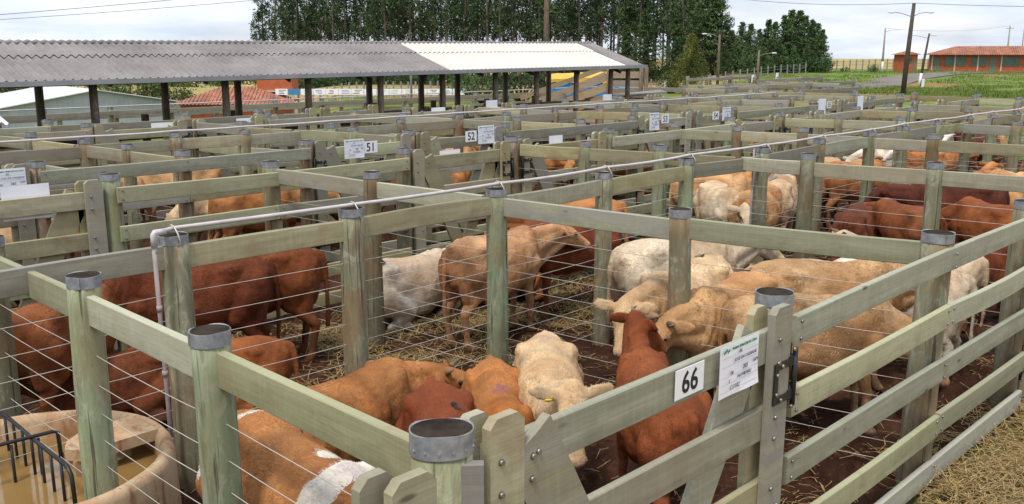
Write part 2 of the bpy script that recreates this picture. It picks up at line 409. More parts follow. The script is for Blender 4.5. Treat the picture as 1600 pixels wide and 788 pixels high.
def board(parent, p0, p1, h=.165, t=.045, mat='rail', name='rail', bow=None, bolts=()):
    # p0,p1: ends of the TOP edge centre line
    p0, p1 = Vector(p0), Vector(p1); d = p1-p0; L = d.length
    bow = random.uniform(-.016, .016) if bow is None else bow
    mb = MB(); K = 6; ch = .005; y = t/2; hh = h/2
    ring = [(-y+ch,-hh),(y-ch,-hh),(y,-hh+ch),(y,hh-ch),(y-ch,hh),(-y+ch,hh),(-y,hh-ch),(-y,-hh+ch)]
    vs = []
    for i in range(K+1):
        s_ = i/K; b_ = bow*math.sin(PI*s_)
        vs += [(-L/2+L*s_, a+b_, c+b_*.7) for a, c in ring]
    fs = [tuple(range(7,-1,-1)), tuple(K*8+q for q in range(8))] + [(i*8+q, i*8+(q+1)%8, (i+1)*8+(q+1)%8, (i+1)*8+q) for i in range(K) for q in range(8)]
    mb.add(vs, fs)
    for bx, bz in bolts:
        for sy in (-1, 1):
            mb.tube([(bx-L/2, sy*y, bz), (bx-L/2, sy*(y+.010), bz)], [.011, .008], 8, 1)
    c = (p0+p1)/2 - Vector((0,0,hh))
    rot = (0, -math.atan2(d.z, math.hypot(d.x, d.y)), math.atan2(d.y, d.x))
    return mb.build(name, [M[mat], M['bolt']], parent, c, rot)
def wire(parent, pts, name='wire', r=.0023):
    mb = MB(); out = []
    for a, b in zip(pts[:-1], pts[1:]):
        a, b = Vector(a), Vector(b); sg = random.uniform(0, .012)
        for q in range(4):
            t = q/4; out.append(a.lerp(b, t)-Vector((0,0,sg*4*t*(1-t))))
    out.append(Vector(pts[-1]))
    mb.tube(out, r, 5); return mb.build(name, M['wire'], parent)
WZ = [1.40, 1.23, 1.07, .91, .75, .59, .43, .27, .12]
def wire_fence(pts, label, group, cat='fence', wires=True, rad=None, mats=None, first=True, last=True, railmat=None, ztop=1.735, nw=9, ends=None, boards=1, cam_side=None):
    o = empty('wire_fence' if wires else 'rail_fence', (pts[0][0], pts[0][1], 0), 0, label, cat, group)
    loc = lambda p, z: (p[0]-pts[0][0], p[1]-pts[0][1], z)
    for i, p in enumerate(pts):
        if (i == 0 and not first) or (i == len(pts)-1 and not last): continue
        post(o, p[0]-pts[0][0], p[1]-pts[0][1], rad[i] if rad else None, mats[i] if mats else None)
    for a, b in zip(pts[:-1], pts[1:]):
        d = Vector((b[0]-a[0], b[1]-a[1], 0)); e = d.normalized()*.035
        a2 = (a[0]+e.x, a[1]+e.y); b2 = (b[0]-e.x, b[1]-e.y)
        j0, j1 = random.uniform(-.012,.012), random.uniform(-.012,.012)
        for q in range(boards):
            board(o, loc(a2, ztop+j0-q*.36), loc(b2, ztop+j1-q*.36), mat=railmat or random.choice(('rail','rail','rail_green')))
    if wires:
        for z in WZ[:nw]:
            wire(o, [loc(p, z+random.uniform(-.006,.006)) for p in pts])
    return o
FZ = [1.72, 1.335, .945, .555, .20]
def board_fence(xs, y, label, group, side=-1, nb=5, rad=None, mats=None, mat=None, span=2, ext=(0,0), skip=(), z0=0, tops=None, vertical=False, name='board_fence', zs=1):
    # boards nailed on one face of the posts, each spanning two bays
    o = empty(name, (xs[0], y, z0), 0, label, 'fence', group)
    rmax = .10
    for i, x in enumerate(xs):
        if i in skip: continue
        r = rad[i] if rad else .094
        po = post(o, x-xs[0], 0, r, mats[i] if mats else None, band=zs == 1); po.scale.z = zs
    k = 0
    for bi, z in enumerate((tops or FZ)[:nb]):
        st = 0
        edges = [0]+list(range(span if bi % 2 == 0 else 1, len(xs)-1, span))+[len(xs)-1]
        edges = sorted(set(edges))
        for a, b in zip(edges[:-1], edges[1:]):
            x0 = xs[a]-xs[0] + (.003 if a else -ext[0]); x1 = xs[b]-xs[0] - (.003 if b < len(xs)-1 else -ext[1])
            L = x1-x0; bl = []
            for q in range(a, b+1):
                px_ = xs[q]-xs[0]-x0; px_ = min(max(px_, .045), L-.045)
                bl += [(px_, .045), (px_, -.045)]
            j = random.uniform(-.012,.012)
            board(o, (x0, side*(rmax+.02), z+j), (x1, side*(rmax+.02), z+random.uniform(-.012,.012)), .155, .042, mat or random.choice(('rail','rail','rail_green')), bolts=bl)
    return o
def chamfer_board(mb, x0, x1, y0, y1, z0, z1, c=.032, mi=0):
    pr = [(x0,z0),(x1,z0),(x1,z1-c),(x1-c,z1),(x0+c,z1),(x0,z1-c)]
    vs = [(x, y0, z) for x, z in pr]+[(x, y1, z) for x, z in pr]
    mb.add(vs, [(0,1,2,3,4,5),(11,10,9,8,7,6)]+[((i+1)%6, i, i+6, (i+1)%6+6) for i in range(6)], mi)
def gate(name, x0, x1, y, label, hinge='right', rz=0, group=None, mat='rail', z0=0, sgn=-1, near=False):
    # local frame: x along the gate from x0, face towards -y
    L = x1-x0; o = empty(name, (x0, y, z0), rz, label, 'gate', group)
    rz_ = [1.69, 1.29, .90, .52, .20]
    for z in rz_:
        board(o, (.03, 0, z), (L-.03, 0, z), .17 if z > 1 else .15, .04, random.choice((mat, mat, 'rail_green')), bow=0,
              bolts=[(.06,.04),(.06,-.04),(L-.13,.04),(L-.13,-.04)])
    for xa, xb in ((0, .165), (L-.165, L)):
        for fy in (-1, 1):
            mb = MB(); off = .05 if fy > 0 else 0
            sh = -off if xa > 0 else -off*.8
            y0, y1 = (-.064, -.0235) if fy < 0 else (.0235, .064)
            chamfer_board(mb, 0, xb-xa-(.035 if fy > 0 else 0), y0, y1, .08, 1.80)
            for bz in (1.64, 1.52, 1.24, 1.13, .86, .75, .48):
                bx = .05 if int(bz*100) % 2 == 0 else .115
                mb.tube([(bx, y0 if fy < 0 else y1, bz), (bx, (y0-.012) if fy < 0 else (y1+.012), bz)], [.014,.010], 8, 1)
            mb.build('stile', [M[mat], M['bolt']], o, (xa+sh, 0, random.uniform(-.01,.01)))
    for fy, xa, xb in ((-1, .165, L/2), (1, L-.165, L/2)):
        # diagonal brace with clipped ends
        dx = xb-xa; zt, zb = 1.66, .24; w_ = .15
        ln = math.hypot(dx, zt-zb); ex, ez = dx/ln, (zb-zt)/ln; nx, nz = -ez, ex
        if nx*dx < 0: nx, nz = -nx, -nz
        A = (xa, zt); mb = MB()
        pr = [(A[0], A[1]-.0), (A[0]+abs(dx)/dx*.06, A[1]+.03), (A[0]+nx*w_*1.05, A[1]+nz*w_), (xb+nx*w_*.5, zb+nz*w_*.5), (xb, zb-.1), (xb-nx*w_*.5, zb-nz*w_*.5), (A[0], A[1]-.20)]
        y0, y1 = (-.062, -.0235) if fy < 0 else (.0235, .062)
        vs = [(p[0], y0, p[1]) for p in pr]+[(p[0], y1, p[1]) for p in pr]; q = len(pr)
        fs = [tuple(range(q)), tuple(range(2*q-1, q-1, -1))]+[((i+1)%q, i, i+q, (i+1)%q+q) for i in range(q)]
        mb.add(vs, fs)
        for z in rz_[:4]:
            t = (zt-z+.08)/(zt-zb); bx = xa+dx*t
            for s2 in ((.0,.0),):
                cx = bx+nx*.05+s2[0]; mb.tube([(cx, y0 if fy < 0 else y1, z-.07), (cx, (y0-.01) if fy < 0 else (y1+.01), z-.07)], [.013,.009], 8, 1)
        if near and fy < 0:
            for cx, cz in ((xa+.045, zt-.05), (xa+.04, zt-.135)): mb.tube([(cx, y0, cz), (cx, y0-.012, cz)], [.014,.010], 8, 1)
        mb.build('brace', [M[mat], M['bolt']], o)
    bme = bmesh
    hx = L-.165 if hinge == 'right' else .0
    s_ = 1 if hinge == 'right' else -1
    for hz in (1.42, .42):
        mb = MB(); yb = -.070; cx = hx+.0825
        # C-shaped strap round the stile, arms reaching the barrel on the post
        mb.box((cx-s_*.055, yb, hz), (.035, .009, .21))
        for dz_ in (-.0875, .0875):
            mb.box((cx+s_*.02, yb, hz+dz_), (.115, .009, .035))
            mb.box((cx+s_*.11, yb+.012, hz+dz_), (.08, .03, .05))
        mb.tube([(cx+s_*.125, yb+.0, hz-.15), (cx+s_*.125, yb+.0, hz+.15)], .014, 10)
        mb.box((cx+s_*.10, yb+.024, hz), (.05, .008, .34))
        for bx, bz in ((-.055, .05), (-.055,-.05), (-.01,.0875), (-.01,-.0875), (.10,.15), (.10,-.15)):
            mb.tube([(cx+s_*bx, yb-.004, hz+bz), (cx+s_*bx, yb-.016, hz+bz)], [.012,.009], 8, 1)
        mb.build('hinge', [M['steel'], M['bolt']], o)
    return o

# ---- fence lines of the yard (metres, measured on plan)
# near left wire fence (x ~ 1.8) of the pen with gate 66
def pts_line(l): return l
near_post = empty('gate_post', (1.80, 2.10, 0), 0, 'stout oval banded post in the front corner, nearest of all', 'post')
mb = MB(); vs = []; ns = 28
for z, k in ((-.1, 1.05), (.6, 1.02), (1.2, 1.0), (HP, 1.0)):
    for q in range(ns):
        a = 2*PI*q/ns; ex = abs(math.cos(a))**.95*math.copysign(1, math.cos(a)); ey = abs(math.sin(a))**.95*math.copysign(1, math.sin(a))
        vs.append((.100*k*ex, .080*k*ey, z))
mb.add(vs, [(i*ns+k, i*ns+(k+1)%ns, (i+1)*ns+(k+1)%ns, (i+1)*ns+k) for i in range(3) for k in range(ns)], 0, True)
mb.f.append(tuple(3*ns+k for k in range(ns))); mb.mi.append(1); mb.sm.append(False)
npz = R(-38)
mb.build('post', [M['post_green'], M['endgrain']], near_post, (0,0,0), (0,0,npz))
mb = MB(); vs = []
for z, k in ((HP-.078, 1.03), (HP+.001, 1.03), (HP+.001, 1.005), (HP-.004, .96)):
    for q in range(ns):
        a = 2*PI*q/ns; ex = abs(math.cos(a))**.95*math.copysign(1, math.cos(a)); ey = abs(math.sin(a))**.95*math.copysign(1, math.sin(a))
        vs.append((.102*k*ex, .082*k*ey, z+.003*math.sin(3*a)*(z > HP-.02)))
mb.add(vs, [(i*ns+k, i*ns+(k+1)%ns, (i+1)*ns+(k+1)%ns, (i+1)*ns+k) for i in range(3) for k in range(ns)], 0, False)
for q in range(7):
    a = -2.6+q*.45
    mb.tube([(.104*math.cos(a), .083*math.sin(a), HP-.055), (.109*math.cos(a), .087*math.sin(a), HP-.055)], .005, 6)
mb.build('metal_band', M['band'], near_post, (0,0,0), (0,0,npz))
mb = MB(); mb.box((0,0,.86), (.105,.035,1.72), ch=.004)
mb.build('backing_board', M['rail_grey'], near_post, (.03,-.088,0), (0,0,R(-42)))

B = [(1.80, 2.17), (1.80, 3.62), (1.77, 5.0), (1.74, 6.5), (1.7, 8.95)]
wire_fence(B, 'wire fence with one top board running from the nearest corner post to the left edge', None, rad=[.086,.086,.086,.086,.086], mats=['post_green','post_green','post_green','post','post'], first=False, railmat='rail_green', ztop=1.735)

P1x = [1.0, 2.67, 4.09, 5.69, 7.28, 8.86, 10.5, 12.2, 13.8, 15.3, 16.7, 18.3, 19.6, 20.8, 22.6, 24.4, 26.2, 28.0]
P1y = [5.80, 5.84, 5.79, 5.82, 5.88, 5.93, 5.9, 5.98, 5.98, 6.08, 6.08, 6.08, 6.08, 6.0, 6.1, 6.1, 6.1, 6.1]
p1 = [(1.0-3.2, 5.8)]+list(zip(P1x, P1y)); 
wire_fence(p1, 'long wire fence carrying the nearest white water pipe on its post tops', None, rad=[.094,.086,.094,.094,.094,.086,.086]+[.086]*13, mats=['post','post_green','post','post','post_green','post','post_green']+[random.choice(('post','post','post_green')) for _ in range(13)])

# partition lines
KX = {2.25:[6.31,10.5,14.5,18.4,22.2,25.6,28.7], 5.9:[5.69,10.0,13.8,17.6,21.2,24.5,28.1], 9.1:[5.35,9.2,13.1,16.7,20.1,23.3,27.6],
      10.85:[5.2,8.9,12.8,16.4,20.0,23.2,27.0], 13.4:[4.85,8.35,11.95,15.5,19.0,22.5,26.0], 16:[4.5,7.95,11.5,15.0,18.4,21.9,25.2]}
def kx(i, y):
    ys = sorted(KX); return float(np.interp(y, ys, [KX[q][i] for q in ys]))
ordn = ['nearest', 'second', 'third', 'fourth', 'fifth', 'sixth', 'farthest']
k1 = wire_fence([(6.31,2.24), (5.92,4.0), (5.69,5.82)], 'wire and top board partition right behind gate 66, between the orange and the cream cattle', 'wire partitions between front pens', rad=[.086,.086,.086], mats=['post','post','post'], last=False, first=False, railmat='rail_green')
post(k1, 5.92-6.31, 4.0-2.24, .094, 'post_brown')if False else None
for i in range(1, 7):
    ys = [2.3, 3.7, 5.1, 5.95]
    wire_fence([(kx(i, y), y) for y in ys], f'{ordn[i]} wire partition of the front pens counted away from the cream cattle', 'wire partitions between front pens', first=False, last=False, wires=True, nw=9 if i < 4 else 5)
for i in range(7):
    ys = [5.95, 7.45, 9.0] if i == 0 else [5.95, 6.95, 8.0, 9.0]
    wire_fence([(kx(i, y), y) for y in ys], f'{ordn[i]} wire partition beyond the near water pipe, ending at the alley boards', 'wire partitions beyond the near pipe', first=False, last=False, wires=True, nw=9 if i < 4 else 4)
for i in range(7):
    wire_fence([(kx(i, y), y) for y in (10.9, 12.1, 13.4)], f'{ordn[i]} wire partition between the alley and the second water pipe', 'partitions before the second pipe', first=False, last=False, wires=i < 4, nw=4, boards=1 if i < 4 else 2)
    wire_fence([(kx(i, y), y) for y in (13.4, 14.7, 16.0)], f'{ordn[i]} partition just beyond the second water pipe', 'partitions beyond the second pipe', first=False, last=False, wires=False, boards=2)

# front board fence, right of gate 66
board_fence([4.13, 6.31, 8.21], 2.22, 'five board front fence right of gate 66 with straw spilled along its foot', 'front board fences', rad=[.094,.102,.094], mats=['post','post','post'], mat='rail_green', span=2, ext=(.0,.02))
gate('pen_gate', 1.975, 4.03, 2.12, 'front pen gate with the white plate 66 and a paper form, V shaped braces', 'right', near=True, mat='rail')
g_ = gate('pen_gate', 8.36, 10.3, 2.2, 'front pen gate just past the right edge post with a black hinge', 'left')
board_fence([10.4, 12.4, 14.5, 16.5], 2.3, 'board front fence beyond the second front gate, mostly out of view', 'front board fences')
gate('pen_gate', -.42, 1.62, 1.98, 'cut off gate with chamfered stiles left of the nearest oval post', 'left', mat='rail')

# alley lines: fixed board fences and gates
def alley(y, segs, gates, lab, near):
    for k, xs in enumerate(segs):
        board_fence(xs, y, lab[0][k], lab[1], side=-1, nb=5 if near else 4, rad=[.094]*len(xs))
    for k, (a, b, hg, lb) in enumerate(gates):
        gate('pen_gate', a, b, y-.02, lb, hg)
alley(9.08, [[-2.4,-.2,1.45][:2], [3.58,5.35,7.22], [11.3,13.1,14.85], [18.35,20.1,21.8], [25.3,27.6]],
      [(1.55,3.46,'left','gate with one long diagonal board at left, a white sheet over its top rail'),
       (7.34,9.06,'right','braced alley gate in the centre carrying two folded white sheets'),
       (9.34,11.18,'left','alley gate right of the wide double post, brace rising rightwards'),
       (14.97,16.55,'right','alley gate left of the fourth partition, near side of the alley'),
       (16.85,18.2,'left','alley gate right of the fourth partition, near side of the alley'),
       (21.92,23.4,'right','near side alley gate far right, before the grass bank'),
       (23.6,25.2,'left','last near side alley gate at the far right')],
      (['board fence stub left of the gate with one diagonal board','board fence between the two nearest alley gates, with brown cattle close behind','board fence with a wide dark post right of the central alley gates','board fence on the alley right of centre, under the pipe bend','short board fence at the right end of the near alley side'], 'near alley board fences'), True)
M_dp = empty('double_post', (9.2, 9.12, 0), 0, 'wide double round post between the two central alley gates', 'post')
post(M_dp, 0, 0, .102, 'post_brown'); 
alley(10.92, [[-.6,1.4][:2], [3.5,5.2,6.98], [10.85,12.8,14.35], [18.0,20.0,21.7], [25.1,27.0]],
      [(1.55,3.40,'right','far side alley gate at the left edge carrying a white paper form'),
       (7.1,8.78,'left','alley gate with paper form and white plate 51'),
       (9.0,10.73,'right','alley gate with white plate 52 and a paper form on the right'),
       (14.47,16.25,'left','far alley gate with paper form and plate 53'),
       (16.5,17.9,'right','far alley gate with plate 54 and paper form'),
       (21.82,23.1,'left','distant alley gate with a tall narrow white form'),
       (23.3,25.0,'right','most distant alley gate with a white form at its hinge end')],
      (['board fence stub beyond the alley at the left edge','far side alley fence between the left gate and gate 51','far side alley fence between gates 52 and 53','far side alley fence right of gate 54','board fence at the right end of the far alley side'], 'far alley board fences'), True)
for i, (x, lb) in enumerate([(8.89,'round post with pale core between gates 51 and 52'),(16.38,'round post between gates 53 and 54'),(23.2,'round post between the two most distant alley gates')]):
    t = empty('gate_post', (x, 11.0, 0), 0, lb, 'post'); post(t, 0, 0, .094, 'post_brown')
for i, (x, lb) in enumerate([(16.7,'post between the near alley gates right of centre'),(23.5,'post between the last two near alley gates')]):
    t = empty('gate_post', (x, 9.12, 0), 0, lb, 'post'); post(t, 0, 0, .094, 'post')

p2x = [-1.0, .4, 1.9, 3.4, 4.9, 6.2, 7.35, 9.0, 10.5, 11.95, 13.3, 14.8, 16.35, 17.7, 18.8, 20.0, 21.4, 23.0, 24.5, 26.2]
p2 = [(x, 13.15+.018*max(0, x-4)) for x in p2x]
wire_fence(p2, 'long wire fence carrying the second water pipe, beyond the alley', None, wires=True, nw=3, boards=1)
# third row: line before and after the back alley
seg3 = [([-1,.9,2.8,4.5,6.0],'back alley fence left, in front of the shed'),([9.4,11.5,12.9],'back alley fence left of the middle, in front of the shed'),([16.2,18.2,20.3],'back alley fence right of the middle'),([24.2,26.2,28.2],'back alley fence near the grey pens')]
for xs, lb in seg3: board_fence(xs, 16.05, lb, 'back alley board fences', nb=4)
for a, b, hg, lb in [(6.1,7.75,'right','back alley gate left of the shed post with a folded white sheet'),(7.95,9.3,'left','back alley gate with hinge facing the pale shed post'),(13.0,14.5,'right','back alley gate right of the middle, first of a pair'),(14.7,16.1,'left','back alley gate right of the middle, second of a pair'),(20.4,22.0,'right','distant back alley gate below the truck'),(22.2,24.1,'left','distant back alley gate below the loading ramp')]:
    gate('pen_gate', a, b, 16.03, lb, hg)
seg4 = [([-2,0,2,4,5.9,8.5,10.1],'long board fence running before the shed, left part'),]
for xs, lb in seg4: board_fence(xs, 17.55, lb, 'board fences before the shed', nb=4)
for a, b, hg, lb in [(10.2,11.5,'left','gate in the board line before the shed, left one'),(11.7,13.2,'right','gate in the board line before the shed, with a folded sheet')]:
    gate('pen_gate', a, b, 17.53, lb, hg)
for i, x in enumerate([28.6, 31.5, 34.5, 37.5]):
    wire_fence([(x, 17.7), (x-.2, 19.3), (x-.4, 21.0)], f'low partition {["at the shed corner","in the middle of the grey pens","farther along the grey pens","at the far end of the grey pens"][i]}', 'partitions of the grey pens', first=False, last=False, wires=False, boards=2, railmat='rail')
for y, x0, x1, lb, mt in [
                          (19.0, 29, 41.5, 'grey weathered board fence right of the shed, nearest line','rail_grey'), (15.5, 29.5, 34.2, 'grey board fence below the yellow green bush','rail_grey'),
                          (27, 40, 46, 'weathered board fence beyond the shed corner','rail_grey'),
                          (23.3, 40.2, 47, 'second weathered board fence beyond the shed corner','rail_grey'),
                          (30.0, 4, 40, 'board fence seen through the open shed, nearer one','rail'), (34.5, 6, 46, 'board fence seen through the open shed, farther one','rail')]:
    nx_ = int((x1-x0)/2.0); xs = [x0+(x1-x0)*q/nx_ for q in range(nx_+1)]
    board_fence(xs, y, lb, 'distant long board fences', nb=4, mat=mt, z0={30.0:-.55, 34.5:-.95}.get(y, 0))
# right boundary, a long board line at x ~ 28
o_ = empty('board_fence', (28.4, 2.3, 0), 0, 'long board boundary fence running below the green grass bank', 'fence', 'boundary fences')
ys = [2.3+1.75*q for q in range(9)]
for y in ys: post(o_, (10.85-y)*.09, y-2.3, .086)
for a, b in zip(ys[:-1], ys[1:]):
    for z in FZ[:4]: board(o_, ((10.85-a)*.09+.12, a-2.3+.003, z), ((10.85-b)*.09+.12, b-2.3-.003, z), .155, .042)

# water pipes on the post tops
def pipe(pts, r, label, straps):
    o = empty('water_pipe', pts[0], 0, label, 'pipe', None)
    q0 = Vector(pts[0]); P = []
    for a, b in zip(pts[:-1], pts[1:]):
        a, b = Vector(a)-q0, Vector(b)-q0; sg = random.uniform(.0, .015) if (b-a).length > .5 and abs(a.z-b.z) < .5 else 0
        for k in range(4): t = k/4; P.append(a.lerp(b, t)-Vector((0,0,sg*4*t*(1-t))))
    P.append(Vector(pts[-1])-q0)
    mb = MB(); mb.tube(P, r, 10); mb.build('pipe_run', M['pvc'], o)
    return o, q0
mb = MB(); mb.tube([(0,0,.05),(.004,.002,.7),(0,0,1.2),(-.003,0,1.74)], .0145, 10)
for hz in (.42, .9, 1.35): mb.tube([(0,0,hz-.02),(0,0,hz+.02)], .019, 10)
dpm = mb.mesh('down_pipe')
pp = [(2.50,5.74,1.72),(2.50,5.74,1.80),(2.505,5.745,1.83),(2.53,5.76,1.853)]+[(x, y-.02, HP+.035) for x, y in zip(P1x[1:14], P1y[1:14])]+[(22.6,6.05,1.9),(24.4,6.1,1.9)]
o, q0 = pipe(pp, .0145, 'nearest white plastic water pipe resting on post tops, elbow down at its left end', None)
link('down_pipe', dpm, M['old_pvc'], o, (0,0,-1.72))
mb = MB(); c0 = Vector((2.50,5.74,1.845))-q0
mb.tube([c0+Vector((0,0,-.085)), c0+Vector((0,0,-.0)), c0+Vector((.008,.003,.012)), c0+Vector((.085,.01,.012))], .020, 12); mb.build('elbow', M['pvc'], o)
for x, y in list(zip(P1x, P1y))[1:14]:
    mb = MB(); c_ = Vector((x, y-.02, HP+.037))-q0
    mb.tube([c_+Vector((-.0,.10,-.075)), c_+Vector((0,.08,-.03)), c_+Vector((0,.02,.018)), c_+Vector((0,-.022,.012)), c_+Vector((.005,-.06,-.035)), c_+Vector((.008,-.085,-.10))], .0055, 6)
    mb.build('strap', M['wire'], o)
mb = MB(); a = Vector((10.12,5.82,0))-q0
mb.tube([a+Vector((0,0,.1)), a+Vector((0,0,HP+.02))], .012, 10); mb.build('down_pipe', M['old_pvc'], o)
pipe([(x, y-.02, HP+.04) for x, y in p2 if x < 25], .016, 'second white water pipe lying on post tops beyond the alley', None)
pipe([(x, 29.95, HP+.04-.55) for x in range(4, 40, 3)], .02, 'thin pale pipe seen through the open shed', None)

# signs: number plates and paper forms
def text_obj(body, size, mat, parent, loc, name='lettering', shear=0, bold=0, align='CENTER', sx=1.0):
    cu = bpy.data.curves.new('txt', 'FONT'); cu.body = body; cu.size = size; cu.align_x = align; cu.align_y = 'CENTER'
    cu.shear = shear; cu.offset = bold; cu.extrude = .0006; cu.resolution_u = 3
    t = bpy.data.objects.new('txt', cu); col.objects.link(t); dg = bpy.context.evaluated_depsgraph_get()
    me = bpy.data.meshes.new_from_object(t.evaluated_get(dg)); bpy.data.objects.remove(t)
    me.materials.clear(); me.materials.append(mat)
    me.transform(Matrix.Diagonal((sx, 1, 1, 1)))
    return link(name, me, None, parent, loc, (R(90), 0, 0))
def plate(num, x, y, z, label, w_=.215, h_=.135, rz=0):
    o = empty('number_plate', (x, y, z), rz, label, 'number sign', 'number plates on gates')
    mb = MB(); mb.box((0,0,0), (w_, .003, h_), ch=.001); mb.build('plate', M['plate'], o)
    text_obj(num, h_*1.02, M['ink'], o, (0, -.0025, -.004), 'digits', bold=.0022, sx=.92)
    return o
def form(x, y, z, label, lines, w_=.335, h_=.25, rz=0, tilt=0):
    o = empty('paper_form', (x, y, z), rz, label, 'paper form', 'paper forms on gates'); o.rotation_euler[1] = tilt
    mb = MB(); nx, nz = 10, 8; vs = []
    for s_ in (0, .0012):
        for j in range(nz+1):
            for i in range(nx+1):
                a, b = i/nx-.5, j/nz-.5; vs.append((a*w_, s_-.010*(4*b*b)*(b < 0)*(.4+a)-.003*math.sin(a*7), b*h_))
    nn = (nx+1)*(nz+1); fs = []
    for j in range(nz):
        for i in range(nx):
            q = j*(nx+1)+i; fs.append((q, q+1, q+nx+2, q+nx+1)); fs.append((nn+q, nn+q+nx+1, nn+q+nx+2, nn+q+1))
    mb.add(vs, fs, 0, True); mb.build('sheet', M['paper'], o)
    yy = -.0075
    if lines:
        text_obj('PAMPA REMATES S/C LTDA', h_*.070, M['ink_green'], o, (w_*.09, yy, h_*.40), 'heading', bold=.0006)
        mb = MB()
        for q in range(5): mb.ellip((-w_*.42+q*w_*.03, yy, h_*(.40+.02*((q*7)%3-1))), (w_*.016, .0008, h_*.035), 8, 5)
        mb.build('emblem', M['ink_green'], o)
        mb = MB()
        for q, zz in enumerate((.27,.10,-.10,-.24,-.38)): mb.box((0, yy, h_*zz), (w_*.92, .0008, h_*.007))
        mb.build('form_lines', M['line'], o)
        for txt, ax, az, sz in lines:
            text_obj(txt, h_*sz, M['ink_pen'], o, (w_*ax, yy-.0005, h_*az), 'handwriting', shear=.25)
    return o
plate('66', 3.20, 2.088, 1.617, 'white plate with black number 66 on the nearest gate')
FL = [('66', -.02, .31, .105), ('JOSE DA CASSIANE', .12, .165, .09), ('06', -.22, -.055, .11), ('285', .12, -.035, .12), ('16M', .38, .0, .10), ('E', -.28, -.20, .09), ('NOVILHAS', .10, -.175, .10), ('C/1102', -.14, -.335, .11)]
form(3.575, 2.070, 1.595, 'white handwritten paper form pinned beside the plate 66', FL, tilt=R(-1))
plate('51', 8.0, 10.795, 1.66, 'white plate reading 51, right of its paper form', .24, .17)
form(7.70, 10.78, 1.66, 'paper form beside the plate 51', FL, .34, .27)
plate('52', 9.98, 10.795, 1.69, 'white plate reading 52, left of its paper form', .24, .17)
form(10.30, 10.78, 1.70, 'paper form beside the plate 52, pinned at its right', FL, .36, .29)
plate('53', 15.26, 10.795, 1.70, 'farther white plate reading 53, right of its tall form', .24, .17)
form(14.88, 10.78, 1.67, 'paper form beside the plate 53, tall and narrow looking', FL, .32, .34)
plate('54', 17.10, 10.795, 1.68, 'farther white plate reading 54, left of its form', .24, .17)
form(17.50, 10.78, 1.70, 'paper form beside the plate 54', FL, .34, .28)
form(21.92, 10.78, 1.68, 'tall narrow white form far right of plate 54', None, .4, .38)
form(24.10, 10.78, 1.68, 'last white form on the alley gates, farthest right', None, .36, .38)
plate('55', 22.34, 10.795, 1.70, 'small far plate beside the tall narrow form', .24, .17)
form(3.16, 10.78, 1.62, 'paper form cut by the left picture edge', FL, .36, .31)
form(2.80, 9.10, 1.645, 'folded white sheet hanging over the gate rail at the far left', None, .42, .32)
form(8.03, 9.10, 1.615, 'folded white sheet hanging over the top rail of the central braced gate', None, .36, .25)
form(10.12, 9.10, 1.70, 'white sheet on the rail right of the wide double post', None, .30, .20)
for x, y, t in ((7.34,16.03,'back alley gate beyond the wire fence at left'),(9.0,16.03,'back alley gate left of centre'),(13.85,16.03,'back alley gate in the middle'),(16.97,17.5,'board line below the shed middle'),(21.8,17.5,'board line below the loading ramp')):
    form(x, y+.045, 1.66, f'small white sheet folded over the {t}', None, .42, .22)

# ------------------------------------------------------------------ round concrete trough with murky water
def lathe(mb, prof, n=64, c=(0,0), mi=0, jit=0):
    vs = []
    for r, z in prof:
        for k in range(n):
            a = 2*PI*k/n; q = r*(1+jit*noise.noise(Vector((math.cos(a)*2, math.sin(a)*2, z*3))))
            vs.append((c[0]+q*math.cos(a), c[1]+q*math.sin(a), z+jit*.3*noise.noise(Vector((math.cos(a)*3, math.sin(a)*3, 5)))))
    mb.add(vs, [(i*n+k, i*n+(k+1)%n, (i+1)*n+(k+1)%n, (i+1)*n+k) for i in range(len(prof)-1) for k in range(n)], mi, True)
n = N('stained_concrete'); v = n.coord(rand=False)
c_ = n.ramp(n.noise(v, 3, 7, .65), [(.3, (.32,.17,.08)), (.55, (.47,.33,.20)), (.75, (.50,.40,.28))])
c_ = n.mix(n.ramp(n.noise(n.coord((6,6,1.2), rand=False), 2.2, 6, .7), [(.5, 0), (.66, .75)]), c_, (.22,.095,.05))
c_ = n.mix(n.ramp(n.noise(v, 34, 3, .7), [(.64, 0), (.70, .6)]), c_, (.10,.06,.04))
n.bump(n.noise(v, 25, 6, .7), .5, .01); M['concrete'] = n.out(c_, .9, 0, .2)
n = N('murky_water'); v = n.coord(rand=False)
n.bump(n.noise(v, 5, 2), .04, .02)
M['water'] = n.out(n.ramp(n.noise(v, 1.2, 3), [(.3, (.20,.115,.035)), (.7, (.27,.165,.06))]), .07, 0, .5)
tr = empty('water_trough', (1.55, 5.53, 0), 0, 'round stained concrete trough full of muddy yellow water under the left fences', 'water trough')
mb = MB(); lathe(mb, [(.83,-.05),(.82,.3),(.81,.61),(.80,.645),(.775,.665),(.745,.66),(.72,.62),(.71,.2)], jit=.012); mb.build('wall', M['concrete'], tr)
mb = MB(); lathe(mb, [(.001,.50),(.4,.5),(.72,.50)], 64); mb.build('water', M['water'], tr)
mb = MB()
